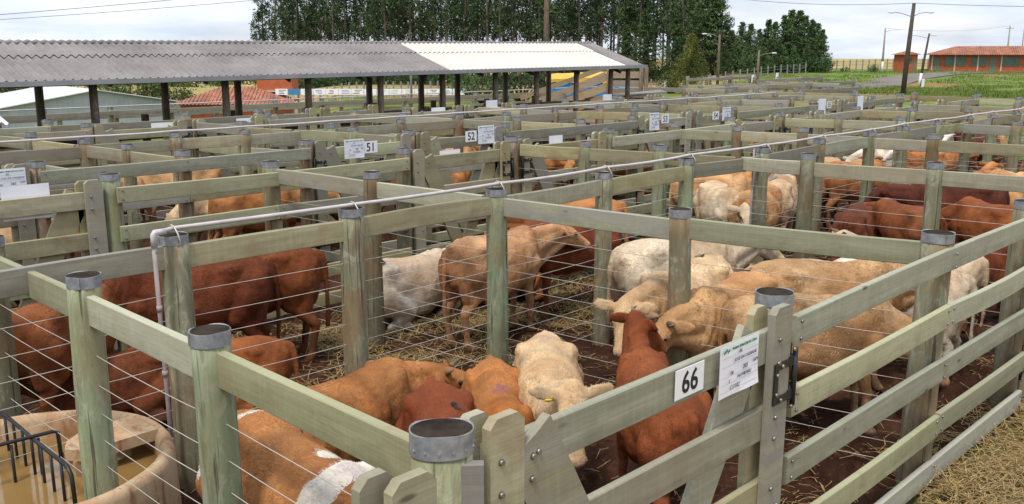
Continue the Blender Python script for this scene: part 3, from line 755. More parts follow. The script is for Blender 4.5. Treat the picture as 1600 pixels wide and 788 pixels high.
# float cover: slab from the rim into the basin on a small upstand
slab = [(.20,-.02),(.25,.09),(.34,.16),(.70,.22),(.73,-.12),(.46,-.13),(.27,-.12)]
vs = [(x, y, .672) for x, y in slab]+[(x, y, .60) for x, y in slab]; q = len(slab)
mb.add(vs, [tuple(range(q)), tuple(range(2*q-1, q-1, -1))]+[((i+1)%q, i, i+q, (i+1)%q+q) for i in range(q)])
mb.box((.30,.02,.53), (.14,.20,.14)); mb.box((.44,-.06,.53), (.07,.07,.14))
mb.build('float_cover', M['concrete'], tr)
gt = empty('steel_grate', (1.55, 5.53, 0), 0, 'black steel rod grate standing in the muddy trough', 'grate')
mb = MB()
P_ = [(.07,.95,.74),(.07,.5,.745),(.07,.1,.74),(.075,-.42,.74),(.077,-.47,.70),(.078,-.48,.52)]
mb.tube(P_, .0125, 8)
for k in range(7):
    y = .62-k*.16; mb.tube([(.07,y,.74),(.07,y,.42)], .009, 6)
mb.tube([(-.62,.12,.755),(-.1,.11,.757),(.18,.10,.755),(.21,.10,.74),(.215,.10,.52)], .0125, 8)
for k in range(4):
    x = -.35+k*.15; mb.tube([(x,.11,.735),(x,.11,.42)], .009, 6)
mb.build('rods', M['steel'], gt)
tag(link('water_pipe', (lambda m_: (m_.tube([(2.50,5.74,.35),(2.46,5.66,.34),(2.30,5.40,.36)], .014, 8), m_.mesh('feed'))[1])(MB()), M['pvc']), 'short feed pipe running from the down pipe to the trough wall', 'pipe')

# ------------------------------------------------------------------ cattle
def coat():
    n = N('cattle_coat'); v = n.coord((1,1,1)); oc = n.oi.outputs['Color']
    at_ = n.n('ShaderNodeAttribute', attribute_name='zones'); sp = n.n('ShaderNodeSeparateColor'); n.l(at_.outputs['Color'], sp.inputs[0])
    big = n.ramp(n.noise(v, 3.0, 5, .6, .6), [(.32, .62), (.68, 1.2)])
    base = n.mix(1.0, oc, big, 'MULTIPLY')
    vr = n.noise(v, 1.5, 4, .6, .4); base = n.mix(n.ramp(vr, [(.36, 0), (.64, 1)]), n.mix(1.0, base, (.80,.66,.56), 'MULTIPLY'), n.mix(1.0, base, (1.10,1.16,1.25), 'MULTIPLY'))
    fur = n.ramp(n.noise(n.coord((2.2, 11, 7)), 7, 6, .78, 1.1), [(.30, .70), (.70, 1.16)])
    base = n.mix(.75, base, n.mix(1.0, base, fur, 'MULTIPLY'))
    curl = n.ramp(n.noise(n.coord((9,9,9)), 3.5, 5, .8, 1.6), [(.35, .82), (.65, 1.08)])
    base = n.mix(.5, base, n.mix(1.0, base, curl, 'MULTIPLY'))
    wf = n.math('GREATER_THAN', n.math('ADD', sp.outputs[0], n.math('MULTIPLY', n.math('SUBTRACT', n.noise(n.coord((4,12,9)), 3, 5, .75), .5), .9)), .52)
    base = n.mix(wf, base, (.72,.66,.58))
    base = n.mix(sp.outputs[1], base, (.42,.25,.19))
    base = n.mix(n.math('MULTIPLY', sp.outputs[2], .85), base, (.035,.022,.016))
    ta = n.n('ShaderNodeAttribute', attribute_name='tone'); hs = n.n('ShaderNodeHueSaturation'); n.l(base, hs.inputs['Color']); n.l(n.math('ADD', 1.0, ta.outputs['Fac']), hs.inputs['Value']); base = hs.outputs[0]
    pa = n.n('ShaderNodeAttribute', attribute_name='paint'); base = n.mix(n.math('MULTIPLY', n.math('MULTIPLY', pa.outputs['Fac'], n.ramp(n.noise(n.coord((6,14,9)), 3, 4, .7), [(.35, .2), (.65, 1)])), .62), base, (.20,.075,.19))
    md = n.math('MULTIPLY', at_.outputs['Alpha'], n.ramp(n.noise(v, 7, 6, .7), [(.36, 0), (.56, 1)]))
    base = n.mix(n.math('MULTIPLY', md, .72), base, (.085,.042,.026))
    n.bump(n.math('ADD', n.noise(n.coord((3, 16, 10)), 9, 5, .8, 1.0), n.noise(n.coord((7,7,7)), 5, 4, .7)), .55, .016)
    n.b.inputs['Sheen Weight'].default_value = .0
    return n.out(base, .72, 0, .18)
M['coat'] = coat()
M['eye'] = plain('dark_eye', (.012,.008,.006), .12, 0, 0, spec=.6)
M['horn'] = plain('horn', (.15,.11,.07), .5, 0, .45, 30)
M['tag_green'] = plain('green_ear_tag', (.12,.62,.22), .5, 0, .1)
M['tag_yellow'] = plain('yellow_ear_tag', (.62,.48,.06), .5, 0, .2)
M['brand'] = plain('brand_mark', (.06,.055,.06), .9, 0, .3, 30)
M['purple'] = plain('purple_marker', (.24,.13,.16), .9, 0, .3, 20)

def cone(mb, a, b, ra, rb, n=12):
    a, b = Vector(a), Vector(b)
    mb.tube([a, b], [ra, rb], n); mb.ellip(a, (ra,)*3, 12, 8); mb.ellip(b, (rb,)*3, 12, 8)
ST = [(-.75,1.10,.86,.07,0),(-.71,1.165,.74,.15,0),(-.63,1.205,.66,.205,0),(-.50,1.235,.60,.235,.05),(-.38,1.245,.58,.25,.10),(-.22,1.225,.53,.265,.05),
      (-.02,1.205,.49,.285,0),(.18,1.20,.50,.275,0),(.34,1.23,.54,.24,.0),(.46,1.25,.57,.205,0),(.56,1.20,.60,.17,0),(.64,1.12,.66,.13,0)]
def torso(mb, dz=0, fat=1.0, bend=0):
    n = 26; vs = []
    for x, zt, zb, w_, hk in ST:
        cz = zb+(zt-zb)*.52
        for k in range(n):
            a = 2*PI*k/n; ca, sa = math.cos(a), math.sin(a)
            y = w_*fat*math.copysign(abs(ca)**.86, ca)
            if sa > 0: y *= 1-.20*sa**2; z = cz+(zt-cz)*sa**.92
            else: y *= 1-.10*sa*sa; z = cz+(cz-zb)*sa
            if hk and sa > .25 and sa < .9: y *= 1+hk*1.2
            vs.append((x, y+bend*x*x, z+dz))
    m_ = len(ST)
    fs = [(i*n+k, i*n+(k+1)%n, (i+1)*n+(k+1)%n, (i+1)*n+k) for i in range(m_-1) for k in range(n)]
    fs = [f[::-1] for f in fs]
    b0 = len(mb.v); mb.add(vs, fs, 0, True)
    mb.f.append(tuple(b0+k for k in range(n))); mb.mi.append(0); mb.sm.append(True)
    mb.f.append(tuple(b0+(m_-1)*n+k for k in range(n-1,-1,-1))); mb.mi.append(0); mb.sm.append(True)
def make_cow(pose, vox, seed):
    rs = random.Random(seed); mb = MB(); ly = pose.get('lying', False); dz = -.46 if ly else 0; bend = pose.get('bend', 0)
    bd = lambda x: bend*x*x
    torso(mb, dz, pose.get('fat', 1.0), bend)
    E3 = mb.ellip
    for s in (-1, 1):
        yb = bd(-.5)
        E3((-.39, yb+s*.178, 1.125+dz), (.12,.065,.07)); E3((-.69, yb+s*.085, 1.06+dz), (.06,.05,.07))    # hook and pin bones
        E3((.42, bd(.42)+s*.145, .97+dz), (.12,.075,.24)); E3((-.53, yb+s*.15, .90+dz), (.20,.105,.25))
        E3((-.05, bd(0)+s*.17, .78+dz), (.34,.125,.22))
        if not ly:
            o1, o2 = rs.uniform(-.07,.07), rs.uniform(-.07,.09)
            y0 = s*.145+yb
            cone(mb, (-.53,y0,.86), (-.43+o1*.3,y0+s*.01,.66), .16, .105); cone(mb, (-.62,y0,.80), (-.60,y0,.62), .09, .075)
            cone(mb, (-.45+o1*.3,y0,.66), (-.63+o1,y0,.44), .095, .05); cone(mb, (-.63+o1,y0,.44), (-.585+o1,y0,.13), .047, .033)
            cone(mb, (-.585+o1,y0,.13), (-.55+o1,y0,.05), .040, .050); E3((-.53+o1,y0,.028), (.068,.05,.035))
            y1 = s*.13+bd(.42)
            cone(mb, (.42,y1+s*.02,.84), (.37,y1,.66), .115, .085); cone(mb, (.37,y1,.66), (.41+o2*.6,y1,.38), .072, .046)
            E3((.415+o2*.6,y1,.38), (.05,.048,.06))
            cone(mb, (.41+o2*.6,y1,.38), (.41+o2,y1,.12), .040, .031); cone(mb, (.41+o2,y1,.12), (.44+o2,y1,.05), .038, .047); E3((.455+o2,y1,.028), (.062,.05,.035))
        else:
            y0 = s*.20+yb; k_ = 1.35 if s > 0 else .9
            cone(mb, (-.50,y0,.36), (-.20,y0*k_+s*.06,.20), .17, .10); cone(mb, (-.20,y0*k_+s*.06,.16), (-.50,y0*k_+s*.12,.075), .08, .045); cone(mb, (-.50,y0*k_+s*.12,.07), (-.24,y0*k_+s*.15,.05), .042, .036)
            cone(mb, (.42,s*.15+bd(.4),.34), (.52,s*.19+bd(.4),.14), .12, .075); cone(mb, (.52,s*.19+bd(.4),.12), (.28,s*.20+bd(.4),.06), .06, .04)
    E3((-.02,bd(0),.62+dz), (.30,.17,.13)); E3((.56,bd(.56),.72+dz), (.10,.115,.16))
    # tail
    sw = pose.get('tail', rs.uniform(-.04,.05)); tp = [(-.70,yb if False else bd(-.7),1.17+dz),(-.765,bd(-.7),1.13+dz),(-.795,bd(-.7)+sw*.3,.98+dz),(-.80,bd(-.7)+sw*.7,.75+dz)]
    tp += [(-.80,bd(-.7)+sw,.52+dz if not ly else .1),(-.79,bd(-.7)+sw*1.2,.36 if not ly else .06)] if not ly else [(-.82,bd(-.7)+.05,.16),(-.80,bd(-.7)+.12,.06)]
    rr = [.035,.034,.027,.022,.026,.020] if not ly else [.035,.034,.028,.024,.028,.022]
    rr = [max(q, vox*1.25) for q in rr][:len(tp)]
    mb.tube(tp, rr, 8)
    # neck
    P = Vector(pose['poll'])+Vector((0,0,0)); yw, pt = pose['dir']
    f = Vector((math.cos(R(pt))*math.cos(R(yw)), math.cos(R(pt))*math.sin(R(yw)), math.sin(R(pt))))
    rl = pose.get('roll', 0)
    sd_ = Vector((0,0,1)).cross(f).normalized(); u = f.cross(sd_).normalized()
    if rl: rm = Matrix.Rotation(R(rl), 3, f); sd_ = rm @ sd_; u = rm @ u
    # segments bend smoothly from the withers to the poll
    base = [(Vector((.46,bd(.46),1.09+dz)), .105), (Vector((.48,bd(.48),.95+dz)), .165), (Vector((.56,bd(.56),.80+dz)), .135)]
    ends = [(P-u*.01-f*.03, .072), (P-u*.06-f*.00, .088), (P-u*.13+f*.07, .066)]
    hz = Vector((.22,0,.10 if P.z > 1.0+dz else -.02))
    for (a, ra), (b, rb) in zip(base, ends):
        mid = (a+b)/2+hz*.25
        pts = []; rs_ = []
        for q in range(6):
            t = q/5; pts.append(a*(1-t)**2+mid*2*t*(1-t)+b*t*t); rs_.append(ra+(rb-ra)*t**.8)
        mb.tube(pts, rs_, 12)
        for p_, r_ in zip(pts, rs_): mb.ellip(p_, (r_,)*3, 10, 7)
    # skull
    Rm = Matrix((f, sd_, u)).transposed()
    E3(P+f*.03-u*.02, (.10,.088,.085), 14, 10, Rm); E3(P+f*.10-u*.015, (.13,.098,.083), 14, 10, Rm)
    cone(mb, P+f*.14-u*.02, P+f*.34-u*.035, .080, .056); E3(P+f*.385-u*.045, (.06,.070,.056), 14, 10, Rm)
    cone(mb, P+f*.08-u*.10, P+f*.34-u*.085, .066, .038); E3(P+f*.13-u*.085, (.11,.075,.07), 12, 8, Rm)
    for s in (-1, 1):
        E3(P+f*.135+sd_*s*.078+u*.022, (.045,.026,.022), 10, 7, Rm)
        E3(P+f*.415+sd_*s*.036-u*.022, (.022,.018,.018), 8, 6, Rm)
        de = (sd_*s*.92-f*.22-u*(.10+rs.uniform(-.05,.25))).normalized(); ue = (u-de*u.dot(de)).normalized(); fe = ue.cross(de); fe = fe if fe.dot(f) > 0 else -fe; ub = (ue*.55-fe*.83).normalized(); fe = de.cross(ub).normalized(); ue = ub
        Re = Matrix((de, fe, ue)).transposed()
        E3(P+sd_*s*.085-u*.01+de*.085, (.122,max(.016,vox*.95),.062), 14, 10, Re)
        E3(P+sd_*s*.085-u*.01+de*.03, (.05,.028,.034), 8, 6, Re)
    me = mb.mesh('tmp'); o = bpy.data.objects.new('tmp', me); col.objects.link(o)
    m1 = o.modifiers.new('r', 'REMESH'); m1.mode = 'VOXEL'; m1.voxel_size = vox; m1.use_smooth_shade = True
    m2 = o.modifiers.new('s', 'SMOOTH'); m2.factor = .5; m2.iterations = 3 if vox > .02 else 5
    dg = bpy.context.evaluated_depsgraph_get()
    out = bpy.data.meshes.new_from_object(o.evaluated_get(dg)); bpy.data.objects.remove(o); bpy.data.meshes.remove(me)
    out.name = 'cow_body'
    nv = len(out.vertices); C_ = np.empty(nv*3, np.float32); out.vertices.foreach_get('co', C_); C_ = C_.reshape(-1, 3).astype(float)
    # skin folds and muscle unevenness
    Nn = np.empty(nv*3, np.float32); out.vertices.foreach_get('normal', Nn); Nn = Nn.reshape(-1, 3)
    un = (fbm(C_[:,0]*5+seed, C_[:,2]*5+C_[:,1]*3, 3, seed)-.5)*.022
    ribs = np.exp(-((C_[:,0]-.12)/.22)**2)*np.exp(-((C_[:,2]-dz-.95)/.17)**2)*np.sin(C_[:,0]*62+C_[:,2]*10)*.0045
    bodyz = (C_[:,0] < .7); side = np.abs(C_[:,1]) > .07
    g3 = lambda x0, z0, sx, sz: np.exp(-((C_[:,0]-x0)/sx)**2-((C_[:,2]-dz-z0)/sz)**2)*side
    un = un-.040*g3(-.23,1.06,.085,.075)-.020*g3(.26,1.02,.05,.16)-.022*g3(-.58,1.10,.05,.06)-.018*g3(.50,1.06,.045,.12)+.012*g3(-.08,.80,.22,.12)
    fold = np.exp(-((C_[:,0]-.62)/.13)**2)*np.sin(C_[:,0]*75+C_[:,2]*26+np.sin(C_[:,1]*18)*1.5)*.0035; ribs_x = fold
    un = un+ribs_x+(fbm(C_[:,0]*14+seed, C_[:,2]*14+C_[:,1]*9, 2, seed+5)-.5)*.010
    C2 = C_+Nn*((un+ribs)*bodyz)[:,None]; out.vertices.foreach_set('co', C2.astype(np.float32).ravel())
    W = np.zeros(nv); G = np.zeros(nv); K = np.zeros(nv); D = np.zeros(nv)
    Pn = np.array(P); fn = np.array(f); un_ = np.array(u); sn = np.array(sd_)
    rel = C_-Pn; a_ = rel@fn; b_ = rel@un_; c_ = rel@sn; inh = (np.linalg.norm(rel-fn*.2, axis=1) < .34)&(C_[:,0] > .6)
    G = np.where(inh, sstep(.375, .415, a_), 0)
    K = np.where(inh & (np.abs(np.abs(c_)-.036) < .013) & (a_ > .425) & (b_ > -.04), .9, 0)
    lowz = C_[:,2]
    if not ly: K = np.maximum(K, 1-sstep(.035, .055, lowz))
    D = (1-sstep(.22, .62, lowz)) if not ly else (1-sstep(.08, .3, lowz))
    D = np.maximum(D, .55*(C_[:,0] < -.62)*(1-sstep(.75, 1.0, lowz-dz)))
    for kind, *ar in pose.get('white', []):
        if kind == 'band': x0, wd, zmin = ar; W = np.maximum(W, (1-sstep(wd*.5, wd, np.abs(C_[:,0]-x0-.25*(C_[:,2]-1.1))))*sstep(zmin-.1, zmin+.1, C_[:,2]))
        if kind == 'spot': c0, r0 = ar; W = np.maximum(W, 1-sstep(r0*.5, r0, np.linalg.norm(C_-np.array(c0), axis=1)))
        if kind == 'face': W = np.where(inh & (a_ > .02), np.maximum(W, .62), W)
        if kind == 'mottle': W = np.maximum(W, ar[0])
    pt_ = np.zeros(nv)
    for c0, r0 in pose.get('paint', []): pt_ = np.maximum(pt_, 1-sstep(0, r0, np.linalg.norm((C_-np.array(c0))*np.array((1,1.6,.6)), axis=1)))
    ap = out.attributes.new('paint', 'FLOAT', 'POINT'); ap.data.foreach_set('value', pt_.astype(np.float32))
    at = out.color_attributes.new('zones', 'FLOAT_COLOR', 'POINT')
    at.data.foreach_set('color', np.stack([W, G, K, D], -1).astype(np.float32).ravel())
    out.materials.clear(); out.materials.append(M['coat'])
    out.polygons.foreach_set('use_smooth', np.ones(len(out.polygons), bool))
    return out, (P, f, sd_, u)
def fur_mesh(me, n_, seed, ln=.026, wd=.0042, P=None):
    nv = len(me.vertices); co = np.empty(nv*3, np.float32); me.vertices.foreach_get('co', co); co = co.reshape(-1,3).astype(float)
    me.calc_loop_triangles(); T = np.empty(len(me.loop_triangles)*3, np.int32); me.loop_triangles.foreach_get('vertices', T); T = T.reshape(-1,3)
    zo = np.empty(nv*4, np.float32); me.color_attributes['zones'].data.foreach_get('color', zo); zo = zo.reshape(-1,4)
    a, b, c = co[T[:,0]], co[T[:,1]], co[T[:,2]]; cr_ = np.cross(b-a, c-a); ar = np.linalg.norm(cr_, axis=1); nr_ = cr_/np.maximum(ar, 1e-12)[:,None]
    r_ = np.random.default_rng(seed); w_ = ar*(.35+.65*(nr_[:,2] > -.2)); k = r_.choice(len(T), n_, p=w_/w_.sum())
    u, v = r_.random(n_), r_.random(n_); f_ = u+v > 1; u[f_], v[f_] = 1-u[f_], 1-v[f_]
    p = a[k]+(b[k]-a[k])*u[:,None]+(c[k]-a[k])*v[:,None]; nn = nr_[k]; z = zo[T[k,0]]
    keep = (z[:,1] < .4)&(z[:,2] < .5)&(p[:,2] > .07); p, nn, z = p[keep], nn[keep], z[keep]; m = len(p)
    fl = np.stack([-np.ones(m), .10*np.sin(p[:,2]*9+p[:,0]*5), -.35-.55*(1-np.abs(nn[:,2]))], -1)
    sw = fbm(p[:,0]*6+seed, p[:,2]*6+p[:,1]*5, 3, seed)-.5; fl[:,2] += sw*2.6; fl[:,1] += (fbm(p[:,0]*7, p[:,1]*7+9, 3, seed+3)-.5)*2.2
    if P is not None:
        hd = np.linalg.norm(p-P, axis=1) < .2; fl[hd] += r_.normal(0, .6, (int(hd.sum()), 3))
    fl += r_.normal(0, .22, (m,3)); fl -= nn*(fl*nn).sum(1)[:,None]; fl /= np.linalg.norm(fl, axis=1)[:,None]
    L = ln*(.6+.7*r_.random(m))[:,None]*np.where(p[:,2] < .45, .5, 1)[:,None]; sd2 = np.cross(nn, fl)*wd/2
    tip = p+fl*L+nn*(L*(.05+.07*r_.random(m)[:,None])); b0 = p-nn*.001
    V_ = np.stack([b0+sd2, b0-sd2, tip], 1).reshape(-1,3)
    fm = bpy.data.meshes.new('hair'); fm.vertices.add(len(V_)); fm.vertices.foreach_set('co', V_.ravel()); fm.loops.add(len(V_)); fm.loops.foreach_set('vertex_index', np.arange(len(V_), dtype=np.int32))
    fm.polygons.add(m); fm.polygons.foreach_set('loop_start', np.arange(m, dtype=np.int32)*3); fm.update()
    at = fm.color_attributes.new('zones', 'FLOAT_COLOR', 'POINT'); at.data.foreach_set('color', np.repeat(z, 3, axis=0).ravel())
    pz = np.empty(nv, np.float32); me.attributes['paint'].data.foreach_get('value', pz); ap = fm.attributes.new('paint', 'FLOAT', 'POINT'); ap.data.foreach_set('value', np.repeat(pz[T[k,0]][keep], 3))
    fv = (r_.normal(0, .10, m)+(fbm(p[:,0]*9, p[:,2]*9+p[:,1]*4, 3, seed+7)-.5)*.30); at = fm.attributes.new('tone', 'FLOAT', 'POINT'); at.data.foreach_set('value', np.repeat(fv, 3).astype(np.float32))
    # shade with the skin's own normal so the coat reads as one surface
    fm.polygons.foreach_set('use_smooth', np.ones(m, bool)); nrm = np.repeat(nn+r_.normal(0,.10,(m,3)), 3, axis=0); nrm /= np.linalg.norm(nrm, axis=1)[:,None]
    fm.normals_split_custom_set_from_vertices([tuple(q) for q in nrm]) ; fm.materials.append(M['coat']); return fm
EYE = MB(); EYE.ellip((0,0,0), (.020,.020,.020), 12, 8); EYE = EYE.mesh('eye'); EYE.materials.append(M['eye'])
def cow(label, group, tail, ang, s, color, pose, vox=.0165, seed=None, horns=0, tagc=None, brand=None, me=None, name='heifer', detail=True, mark=None):
    seed = seed if seed is not None else random.randrange(999)
    if me is None: me, fr = make_cow(pose, vox/s, seed)
    else: me, fr = me
    a = R(ang); ox, oy = tail[0]+.70*s*math.cos(a), tail[1]+.70*s*math.sin(a)
    root = empty(name, (ox, oy, -.01), a, label, 'cow', group); root.scale = (s, s, s)
    b = link('body', me, None, root); b.color = (*color, 1)
    P, f, sd_, u = fr
    dist = math.hypot(tail[0], tail[1])
    if detail and dist < 10.5:
        h_ = link('hair', fur_mesh(me, int(52000 if dist < 6.3 else (30000 if dist < 8.6 else 16000)), seed, .026 if dist < 8 else .03, .0034 if dist < 6.3 else .005, np.array(P)), None, b); h_.color = (*color, 1)
    if detail:
        for q in (-1, 1):
            e = link('eye', EYE, None, root, P+f*.135+sd_*q*.089+u*.010)
        Rm = Matrix((f, sd_, u)).transposed()
        if horns:
            for q in (-1, 1):
                mb = MB(); b0 = P+sd_*q*.065+u*.035+f*.01
                mb.tube([b0, b0+sd_*q*.05*horns+u*.02*horns, b0+sd_*q*.09*horns+u*.055*horns+f*.02*horns, b0+sd_*q*.10*horns+u*.10*horns+f*.05*horns], [.026,.021,.014,.004], 10)
                mb.build('horn', M['horn'], root)
        if tagc:
            q = tagc[1]; mb = MB(); c0 = P+sd_*q*.15+f*.0-u*.02
            mb.tube([c0+f*.025, c0+f*.034], .024, 14); mb.tube([c0+f*.034, c0+f*.040], .008, 8)
            mb.build('ear_tag', M['tag_green' if tagc[0] == 'green' else 'tag_yellow'], root)
    if brand or mark:
        from mathutils.bvhtree import BVHTree
        bvh = BVHTree.FromPolygons([v.co for v in me.vertices], [tuple(p.vertices) for p in me.polygons])
        def drape(tm, x, y, rot, nm, mt):
            m3 = Matrix.Translation((x, y, 0)) @ Matrix.Rotation(rot, 4, 'Z'); tm.transform(m3)
            for v in tm.vertices:
                h = bvh.ray_cast(Vector((v.co.x, v.co.y, 2)), Vector((0,0,-1)))
                v.co = (h[0]+h[1]*.011) if h[0] else Vector((v.co.x, v.co.y, 1.1))
            link(nm, tm, mt, root)
        if brand:
            t, x, y, rot = brand[:4]; sz = brand[4] if len(brand) > 4 else .12
            ob = text_obj(t, sz, M['brand'], None, (0,0,0), bold=.003); tm = ob.data.copy(); bpy.data.objects.remove(ob)
            drape(tm, x, y, rot, 'brand_mark', None)
        if mark:
            x, y, rx, ry = mark; mb = MB(); nn = 7; vs = []; vi = {}
            g_ = []
            for i_ in range(-nn, nn+1):
                for j_ in range(-nn, nn+1):
                    X_, Y_ = i_/nn*rx, j_/nn*ry; q = (i_/nn)**2+(j_/nn)**2+.5*noise.noise(Vector((i_*.6, j_*.6, seed)))
                    vi[(i_, j_)] = (len(vs), q < .8); vs.append((X_, Y_, 0))
            for i_ in range(-nn, nn):
                for j_ in range(-nn, nn):
                    c4 = [vi[(i_, j_)], vi[(i_+1, j_)], vi[(i_+1, j_+1)], vi[(i_, j_+1)]]
                    if all(k_[1] for k_ in c4): g_.append(tuple(k_[0] for k_ in c4))
            mb.add(vs, g_); tm = mb.mesh('paint_mark'); drape(tm, x, y, 0, 'paint_mark', M['purple'])
    return root
OR = (.455,.195,.066); RD = (.215,.055,.020); CR = (.72,.52,.30); TN = (.60,.345,.155); DK = (.095,.028,.014); WH = (.76,.66,.52); RO = (.33,.105,.032)
def pose(px=.98, py=0, pz=1.18, yaw=0, pitch=-35, **k): return dict(poll=(px, py, pz), dir=(yaw, pitch), **k)
GA = 'cattle in the pen with gate 66'; GB = 'cream cattle in the pen beyond gate 66'; GC = 'cattle behind the near water pipe'; GD = 'red cattle in the third pen'
cow('orange heifer with green ear tag standing across the pen, head turned to the right', GA, (2.50,4.42), 10, .86, (.44,.19,.064), pose(.90,-.22,1.02,-62,-22,bend=-.05), horns=.7, tagc=('green',1), seed=3)
cow('nearest heifer, orange with a white shoulder band and purple mark', GA, (2.24,4.34), -92, .95, OR, pose(.98,0,.95,5,-55,white=[('band',.44,.115,.90),('spot',(.20,.10,1.22),.12),('band',-.52,.035,.9)], paint=[((.50,0,1.22),.15)]), seed=4)
cow('plain orange heifer branded on the rump, between the small red and the cream one', GA, (4.10,4.26), -129, .84, (.47,.185,.052), pose(.95,0,.80,0,-60,paint=[((.05,0,1.2),.16)]), brand=('88',-.52,.14,-1.3), seed=5)
cow('cream heifer with yellow ear tag and brand 85 facing the gate', GA, (4.60,4.22), -136, .90, CR, pose(.97,.13,1.31,4,-60,paint=[((-.4,0,1.2),.14)]), brand=('85',-.50,.14,-1.3), tagc=('yellow',-1), seed=6)
cow('small red heifer with branded back, just behind the nearest oval post', GA, (3.46,4.12), -122, .88, (.24,.062,.020), pose(.95,0,.75,0,-60), brand=('3',-.1,.06,-1.2), seed=7)
cow('red horned heifer with green ear tag, head turned right, behind the plate 66', GA, (4.15,2.70), 52, .88, (.30,.09,.030), pose(.88,-.08,1.32,-62,-42,bend=-.03), horns=.9, tagc=('green',1), seed=8)
cow('cream heifer with brand 87 lowering its pale head at the wires', GB, (7.30,4.50), 186, .97, CR, pose(1.0,.0,1.05,25,-48), brand=('87',-.38,-.05,.3), seed=9)
cow('pale cream heifer seen from behind with hanging tail, back left of the cream group', GB, (6.98,5.42), -22, .97, (.68,.55,.38), pose(1.0,0,1.15,-10,-35), seed=10)
cow('tan heifer with curved horn lowering its head behind the round post', GB, (7.26,3.98), 184, .94, TN, pose(.98,-.08,1.02,-12,-48), brand=('57',-.36,-.05,.3), horns=1.2, seed=11)
cow('big tan heifer with long straight back and dark tail line, second from the front boards', GB, (7.15,4.05), -42, .98, (.57,.36,.185), pose(1.0,0,1.05,0,-45), seed=12)
cow('tan heifer closest to the front boards with drooping ear and lowered head', GB, (6.12,3.62), -40, .95, (.56,.345,.175), pose(.98,-.05,.80,-8,-60), horns=.6, seed=13)
cow('white rumped heifer half hidden by the banded post right of gate 66', GB, (8.55,2.72), 110, .90, WH, pose(1.0,0,1.1,0,-40), seed=14)
cow('cream heifer with pricked ear and short horn looking left below the long rail', GB, (9.62,2.95), 100, .86, (.70,.55,.38), pose(.86,.06,1.27,50,-25), horns=.7, tagc=('green',-1), seed=15)
# behind the near pipe
cow('spotted tan heifer standing in straw in profile, head raised to the right', GC, (5.92,6.72), 2, .95, (.58,.32,.16), pose(1.02,-.10,1.14,-22,-28,white=[('mottle',.20)]), horns=.0, tagc=('green',1), seed=16)
cow('white heifer lying in the straw with brand 23', GC, (5.66,7.95), 0, 1.0, WH, pose(.98,.1,.72,10,-25,lying=True,white=[('mottle',.35)]), brand=('23',-.45,-.08,0), seed=17)
cow('dark red heifer standing behind the raised tan head', GC, (8.55,6.75), 165, .95, RD, pose(1.0,0,.9,0,-55), seed=18)
cow('orange brown heifer lying in the shade behind the tan heifer', GC, (8.3,7.9), 190, .9, RO, pose(.95,0,.62,15,-30,lying=True), seed=19)
cow('orange heifer at the far side, rump and looped tail to the right', GC, (9.5,7.5), 128, .93, OR, pose(1.0,0,.95,0,-50), seed=20, tail=.2) if False else cow('orange heifer at the far side, rump to the right below the pipe', GC, (9.45,7.35), 128, .93, OR, pose(1.0,0,.95,0,-50,tail=.2), seed=20)
cow('red brown heifer left of the pipe post, head low by the down pipe', GC, (4.25,7.42), 152, .97, (.16,.044,.016), pose(.98,0,.86,5,-55), seed=21)
cow('red brown heifer beside it with round rump towards the straw', GC, (4.85,7.50), 138, .96, (.215,.065,.020), pose(.98,0,.9,0,-50), seed=22)
cow('small red heifer lying behind the second banded post', GC, (4.0,6.7), 140, .80, RO, pose(.95,0,.62,5,-30,lying=True), seed=23)
cow('brown heifer at the left edge standing beyond the round trough', GC, (2.0,7.15), 38, .92, (.27,.088,.028), pose(.98,0,.85,0,-55), seed=24)
cow('red heifer lying beyond the trough with head to the left', GC, (3.35,7.25), 160, .76, (.17,.05,.018), pose(.92,.08,.66,20,-30,lying=True), seed=25)
# third pen
cow('red brown heifer behind the third pen wires with its back to the viewer', GD, (10.95,4.95), 15, .84, (.15,.042,.016), pose(1.0,0,1.0,0,-45), seed=26)
cow('reddish heifer with tail towards the right in the third pen', GD, (11.75,4.15), 60, .88, (.23,.075,.026), pose(1.0,0,1.0,0,-45), seed=27)
cow('glossy orange red heifer alone at the right of the third pen', GD, (12.15,3.25), 55, .93, (.28,.085,.024), pose(1.0,0,.9,0,-50), seed=28)
cow('very dark long heifer across the back of the third pen', GD, (14.0,4.1), 128, .98, (.095,.024,.012), pose(1.0,0,1.1,0,-45), seed=29)
cow('red heifer with raised ear turned left in the third pen', GD, (11.3,3.05), 160, .80, RD, pose(.95,0,1.05,-10,-35), horns=.5, seed=30)
GE = 'cattle beyond the near pipe on the right'
cow('cream heifer seen from the front with pale forehead under the pipe', GE, (11.9,7.6), -128, .93, (.68,.52,.34), pose(.98,0,1.0,0,-55), seed=31)
cow('tan heifer with white mottled face looking right over the others', GE, (11.8,8.1), -30, .95, (.60,.34,.15), pose(1.02,-.1,1.32,-35,-30,white=[('face',)]), seed=32)
cow('tan heifer with dark tail seam beside the grey down pipe', GE, (11.0,6.45), 10, .92, TN, pose(1.0,0,.9,0,-50), seed=33)
cow('cream heifer rump right of the down pipe', GE, (12.3,6.7), 20, .92, (.64,.46,.28), pose(1.0,0,.9,0,-50), seed=34)
cow('small orange heifer peeking behind the mottled face', GE, (13.2,7.8), 190, .85, OR, pose(1.0,0,1.05,15,-35), seed=35)
